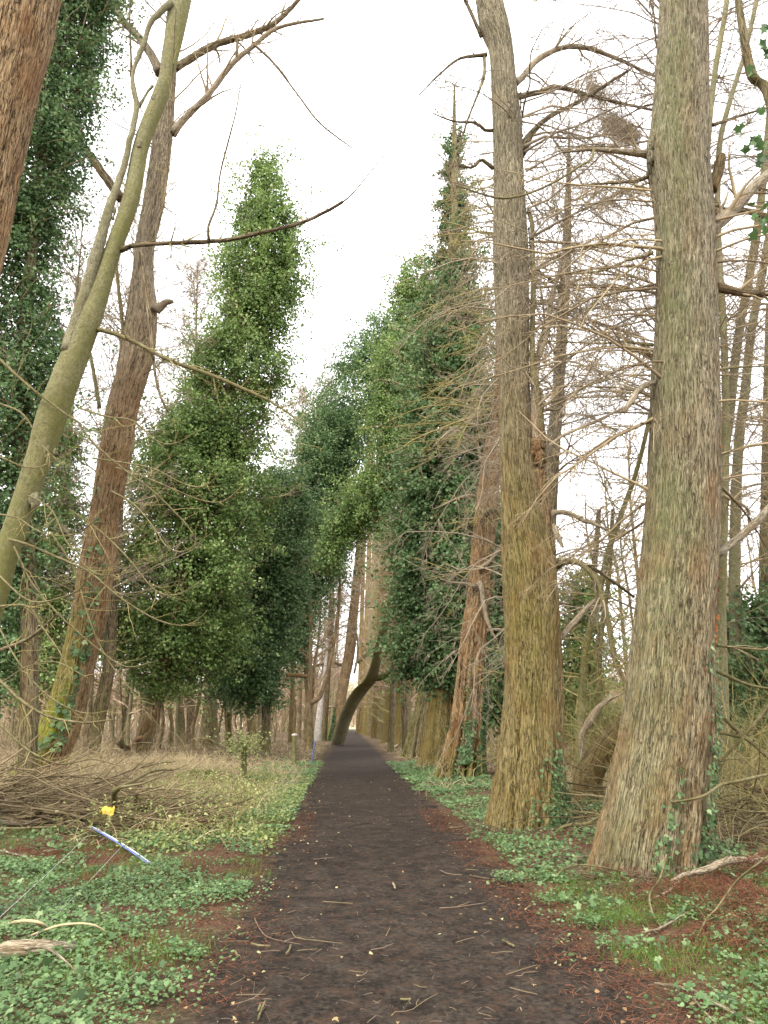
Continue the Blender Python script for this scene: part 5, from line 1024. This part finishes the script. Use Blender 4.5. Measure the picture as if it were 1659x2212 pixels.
# twigs lying on the path
def K(x, y): return ((900 + x / 1.3825) * .553, (2800 + y / 1.3825) * .553)
tws = [[(130, 1090), (160, 1150), (200, 1190), (280, 1212), (380, 1230)], [(330, 1160), (360, 1195), (470, 1210), (600, 1225)], [(500, 1000), (580, 1004), (660, 1010)], [(1130, 1035), (1230, 1028), (1380, 1005)], [(1230, 1025), (1290, 1000)],
       [(1310, 860), (1400, 875)], [(1130, 830), (1180, 850), (1250, 855)], [(840, 1185), (855, 1155), (860, 1140)], [(870, 1615), (890, 1595), (970, 1588), (1040, 1540), (1120, 1495)], [(740, 1655), (790, 1610)], [(1490, 1395), (1560, 1370), (1659, 1340)],
       [(1510, 1465), (1590, 1485), (1659, 1500)], [(0, 1560), (70, 1540), (130, 1518), (185, 1465)], [(30, 1505), (110, 1502), (190, 1500)], [(0, 1450), (80, 1405)], [(760, 1260), (820, 1250), (880, 1225)],
       [(1220, 1220), (1320, 1190)], [(640, 1370), (720, 1380)], [(1540, 1400), (1659, 1378)], [(1410, 1275), (1530, 1272)], [(1180, 1570), (1220, 1585)], [(310, 1060), (350, 1045)], [(1270, 825), (1340, 830)], [(220, 1175), (270, 1165)], [(150, 1270), (270, 1262)],
       [(360, 1265), (470, 1255)], [(-60, 1215), (100, 1213)], [(715, 1395), (740, 1372)], [(380, 1420), (430, 1390)], [(1340, 1600), (1410, 1620)], [(445, 770), (560, 762)], [(640, 690), (655, 705)], [(990, 1450), (1060, 1462)]]
for i, a in enumerate(tws):
    w = 2.3 if len(a) > 2 else 1.8
    stick([(*K(x, y), w * (1 - .5 * j / len(a)), .004) for j, (x, y) in enumerate(a)], 'brush' if i % 3 else 'litter', 'thin dry twig lying on the dark path', 'twig', 'fallen_twig', 'thin twigs on the path', S=6, tw=(2 if len(a) > 3 else 0))
for a, lab in (([(878, 903), (884, 915), (890, 930)], 'stubby pale stick in the middle of the path'), ([(1470, 1212), (1500, 1226), (1532, 1242)], 'short brown stick on the right of the path'), ([(150, 1640), (165, 1590), (188, 1540)], 'thick short stick at the bottom left of the path'),
               ([(150, 1592), (158, 1570), (166, 1550)], 'small stick touching the thick one at the bottom left of the path'), ([(303, 1282), (318, 1262), (326, 1235)], 'stubby curved stick on the left of the path'), ([(112, 1228), (160, 1240), (216, 1243)], 'thick yellowish stick on the left edge of the path'),
               ([(918, 1528), (945, 1531), (975, 1530)], 'small brown stick low in the middle of the path'), ([(1185, 606), (1220, 604), (1260, 597)], 'dark stick beside the foot of the second right trunk'), ([(25, 1270), (35, 1290), (50, 1296)], 'tiny curved stick at the left edge of the path')):
    stick([(*K(x, y), 4.6, .006) for (x, y) in a], 'greenbark' if 'pale' not in lab else 'palebark', lab, 'stick', 'fallen_stick', S=8)
lvs = [(565, 1640), (100, 1425), (180, 1380), (1130, 1175), (1465, 1095), (1410, 1098), (1325, 1165), (1195, 978), (980, 622), (585, 627), (465, 675), (490, 1068), (690, 1400), (1075, 580), (1185, 578), (1375, 1043), (1155, 912), (1290, 897), (1435, 972), (1470, 915), (905, 1655),
       (760, 355), (935, 405), (855, 450), (520, 745), (1650, 1360), (20, 1640), (230, 910), (115, 918), (600, 1300), (1640, 1450), (310, 975), (65, 1095), (850, 560), (420, 735), (1350, 600)]
for i, (x, y) in enumerate(lvs):
    g = G(*K(x, y), .015); m = MB(); r_ = np.random.default_rng(i)
    sv, sf = leafshape('ivy' if i % 3 == 0 else 'fold'); s = r_.uniform(.022, .040) if i else .045; a = r_.uniform(0, 6.28); v = sv * s * np.array([1, 1, 1.8]); v = np.stack([v[:, 0] * math.cos(a) - v[:, 1] * math.sin(a), v[:, 0] * math.sin(a) + v[:, 1] * math.cos(a), v[:, 2] + s * .1], 1) + g
    m.add(v, [np.array([list(dict.fromkeys(f))]) for f in sf], None, .45 + .55 * r_.random()); o = m.build('fallen_leaf', M['deadleaf'], None, loc=g)
    tag(o, 'pale dead leaf lying on the dark path', 'leaf', 'pale leaves on the path')

# blue strip, yellow sheet, stretched lines, posts
def flatmat(name, a, b_, sc=20):
    m, nt = newmat(name); b = NB(nt); g = b.n('ShaderNodeNewGeometry'); b.out(b.ramp(b.noise(g.outputs['Position'], sc, 4, .6), [(.4, a), (.6, b_)]), .4, .4); return m
M['blue'] = flatmat('blue_plastic', (.10, .16, .50), (.20, .28, .62)); M['white'] = flatmat('pale_plastic', (.55, .62, .75), (.75, .8, .88)); M['yellow'] = flatmat('yellow_plastic', (.36, .26, .02), (.62, .48, .05), 18); M['dullblue'] = flatmat('dull_blue_plastic', (.07, .09, .18), (.13, .16, .27)); M['capm'] = flatmat('weathered_top', (.38, .32, .26), (.5, .44, .38)); M['wire'] = flatmat('grey_wire', (.35, .34, .32), (.5, .5, .48)); M['post'] = bark('weathered_post', (.10, .09, .04), (.24, .22, .10), (.34, .31, .16), (.22, .2, .08), zs=.2, sc=30, bd=.006)
def ribbon(mb, c, side, up, w, th):
    a = norm(side); n = len(c); q = []
    for k in range(n):
        for (s_, t_) in ((-1, 0), (1, 0), (1, 1), (-1, 1)): q.append(c[k] + a * w * s_ * .5 + up * th * t_)
    mb.add(np.array(q), [grid_faces(1, n, 4), np.array([[3, 2, 1, 0]]), (n - 1) * 4 + np.array([[0, 1, 2, 3]])])
g0, g1, g2, g3 = G(195, 1788, .10), G(238, 1812, .09), G(285, 1842, .05), G(322, 1868, .01); c = crom(np.array([g0, g1, g2, g3]), 26)
e = empty('plastic_strip', g3, 'long curved blue plastic strip lying on the red needles left of the path', 'plastic strip'); m = MB(); ribbon(m, c, np.array([.35, 1, -.35]), np.array([0, 0, .010]), .042, 1); m.build('face', M['blue'], e)
m = MB(); ribbon(m, c + np.array([.012, .036, .004]), np.array([.2, 1, .6]), np.array([0, 0, .010]), .013, 1); m.build('pale_edge', M['white'], e)
g = P(228, 1762, 11.25); m = MB(); n = 14; uu, vv = np.meshgrid(np.linspace(-1, 1, n), np.linspace(-1, 1, n)); zz = .16 * fbm(np.stack([uu * 2.2, vv * 2.2, 0 * uu + 3], -1), 5, 4)
uu = uu * .52; vv = vv * .6; X2 = g[0] + uu * .15 * (1 + .3 * vnoise(np.stack([uu * 2, vv * 2, uu * 0], -1), 2)); Y2_ = g[1] + vv * .05 + .05; Z2 = g[2] - .02 + vv * .075 - uu * .03 + zz
v = np.stack([X2, Y2_, Z2], -1); ii = np.arange(n * n).reshape(n, n); q = np.stack([ii[:-1, :-1], ii[:-1, 1:], ii[1:, 1:], ii[1:, :-1]], -1).reshape(-1, 4)
k = n * n; v2 = v + np.array([0, .012, -.006]); m.add(np.concatenate([v.reshape(-1, 3), v2.reshape(-1, 3)]), [q, q[:, ::-1] + k]); o = m.build('plastic_sack', M['yellow'], None, loc=g); tag(o, 'crumpled bright yellow plastic sack caught in the brushwood', 'plastic sack')
for (a, b_, lab) in (((-30, 2008, .25), (193, 1800, .12), 'taut pale line running from the left edge to the blue strip'), ((60, 2040, .05), (262, 1828, .10), 'second taut pale line, right of the first, ending at the middle of the blue strip')):
    pa, pb_ = G(*a), G(*b_); c = crom(np.array([pa, (pa + pb_) / 2 - [0, 0, .01], pb_]), 12); m = MB(); tubes(m, c[None], np.full((1, 12), .0022), 6, cap=True); o = m.build('wire', M['wire'], None, loc=pa); tag(o, lab, 'wire', 'taut lines by the blue strip')
def post(u, v0, v1, w, mat, lab, lean=0, name='wooden_post', cat='post'):
    g = G(u, v0); tp = P(u + lean, v1, g[1]); r0 = w / 2 * pxm(g); e = empty(name, g, lab, cat)
    c = crom(np.array([[*(g - [0, 0, .1]), r0], [*((g + tp) / 2), r0 * .98], [*tp, r0 * .95]]), 18); m = MB(); tubes(m, c[None, :, :3], c[None, :, 3] * (1 + .05 * rng.random((1, 18))), 12, rn=.5, mo=.5, cap=True); m.build('shaft', M[mat], e)
    return e, tp, r0
e, tp, r0 = post(527, 1690, 1598, 13, 'post', 'greenish wooden post smothered by pale leaves, left of the path')
m = MB(); k = 520; rr_ = np.random.default_rng(4); pos = np.stack([tp[0] + rr_.normal(0, .3, k), tp[1] - .05 + rr_.normal(0, .2, k), tp[2] - .05 + rr_.normal(-.1, .2, k)], 1); leaves(m, pos, np.tile([0, -.5, 1.], (k, 1)), rr_.uniform(.04, .09, k), rr_.random(k) * .7 + .3, 'fold', .6); m.build('foliage', M['bramble'], e)
e, tp, r0 = post(636, 1652, 1588, 9, 'post', 'wooden post with a pale top between the leafy post and the path')
m = MB(); ph = np.linspace(0, PI, 7)[:, None]; th_ = np.linspace(0, 2 * PI, 12, endpoint=False)[None]; v = np.stack([np.sin(ph) * np.cos(th_) * r0 * 1.5, np.sin(ph) * np.sin(th_) * r0 * 1.2, np.cos(ph) * r0 * .8 + 0 * th_], -1) + tp; m.add(v, [grid_faces(1, 7, 12)]); m.build('cap', M['capm'], e)
post(672, 1650, 1600, 4, 'dullblue', 'thin leaning blue tube marking a plant beside the path', 9, 'plant_tube', 'tube')
post(690, 1640, 1612, 3, 'post', 'thin greenish cane right of the blue tube', 22, 'cane', 'cane')

# ------------------------------------------------------------------ light
w = bpy.data.worlds.new("World"); SC.world = w; w.use_nodes = True; nt = w.node_tree; nt.nodes.clear(); b = NB(nt)
sky = b.n('ShaderNodeTexSky', sky_type='NISHITA'); sky.sun_disc = False; sky.sun_elevation = R(48); sky.sun_rotation = R(215); sky.air_density = 1; sky.dust_density = 2
tcn = b.n('ShaderNodeTexCoord'); cl = b.noise(b.scale(tcn.outputs['Generated'], 1, 1, 2.2), 2.2, 5, .55, .3)
cloud = b.ramp(cl, [(.3, (10.5, 10.4, 10.6)), (.7, (13.1, 13.0, 13.1))])
col = b.mix(.92, sky.outputs[0], cloud)
bg = b.n('ShaderNodeBackground'); b.l(col, bg.inputs[0]); bg.inputs[1].default_value = .1; wo = b.n('ShaderNodeOutputWorld'); b.l(bg.outputs[0], wo.inputs[0])
sd = bpy.data.lights.new('sun', 'SUN'); sd.energy = 1.3; sd.angle = R(14); sd.color = (1, .95, .86); so = bpy.data.objects.new('sun', sd); COL.objects.link(so)
el, az = R(48), R(215)
sv_ = Vector((math.sin(az) * math.cos(el), math.cos(az) * math.cos(el), math.sin(el))); so.rotation_euler = (-sv_).to_track_quat('-Z', 'Y').to_euler()
SC.view_settings.view_transform = 'Standard'; SC.view_settings.look = 'None'; SC.view_settings.gamma = 1; SC.view_settings.exposure = 1.55
try: SC.cycles.max_bounces = 6; SC.cycles.transparent_max_bounces = 4
except Exception: pass
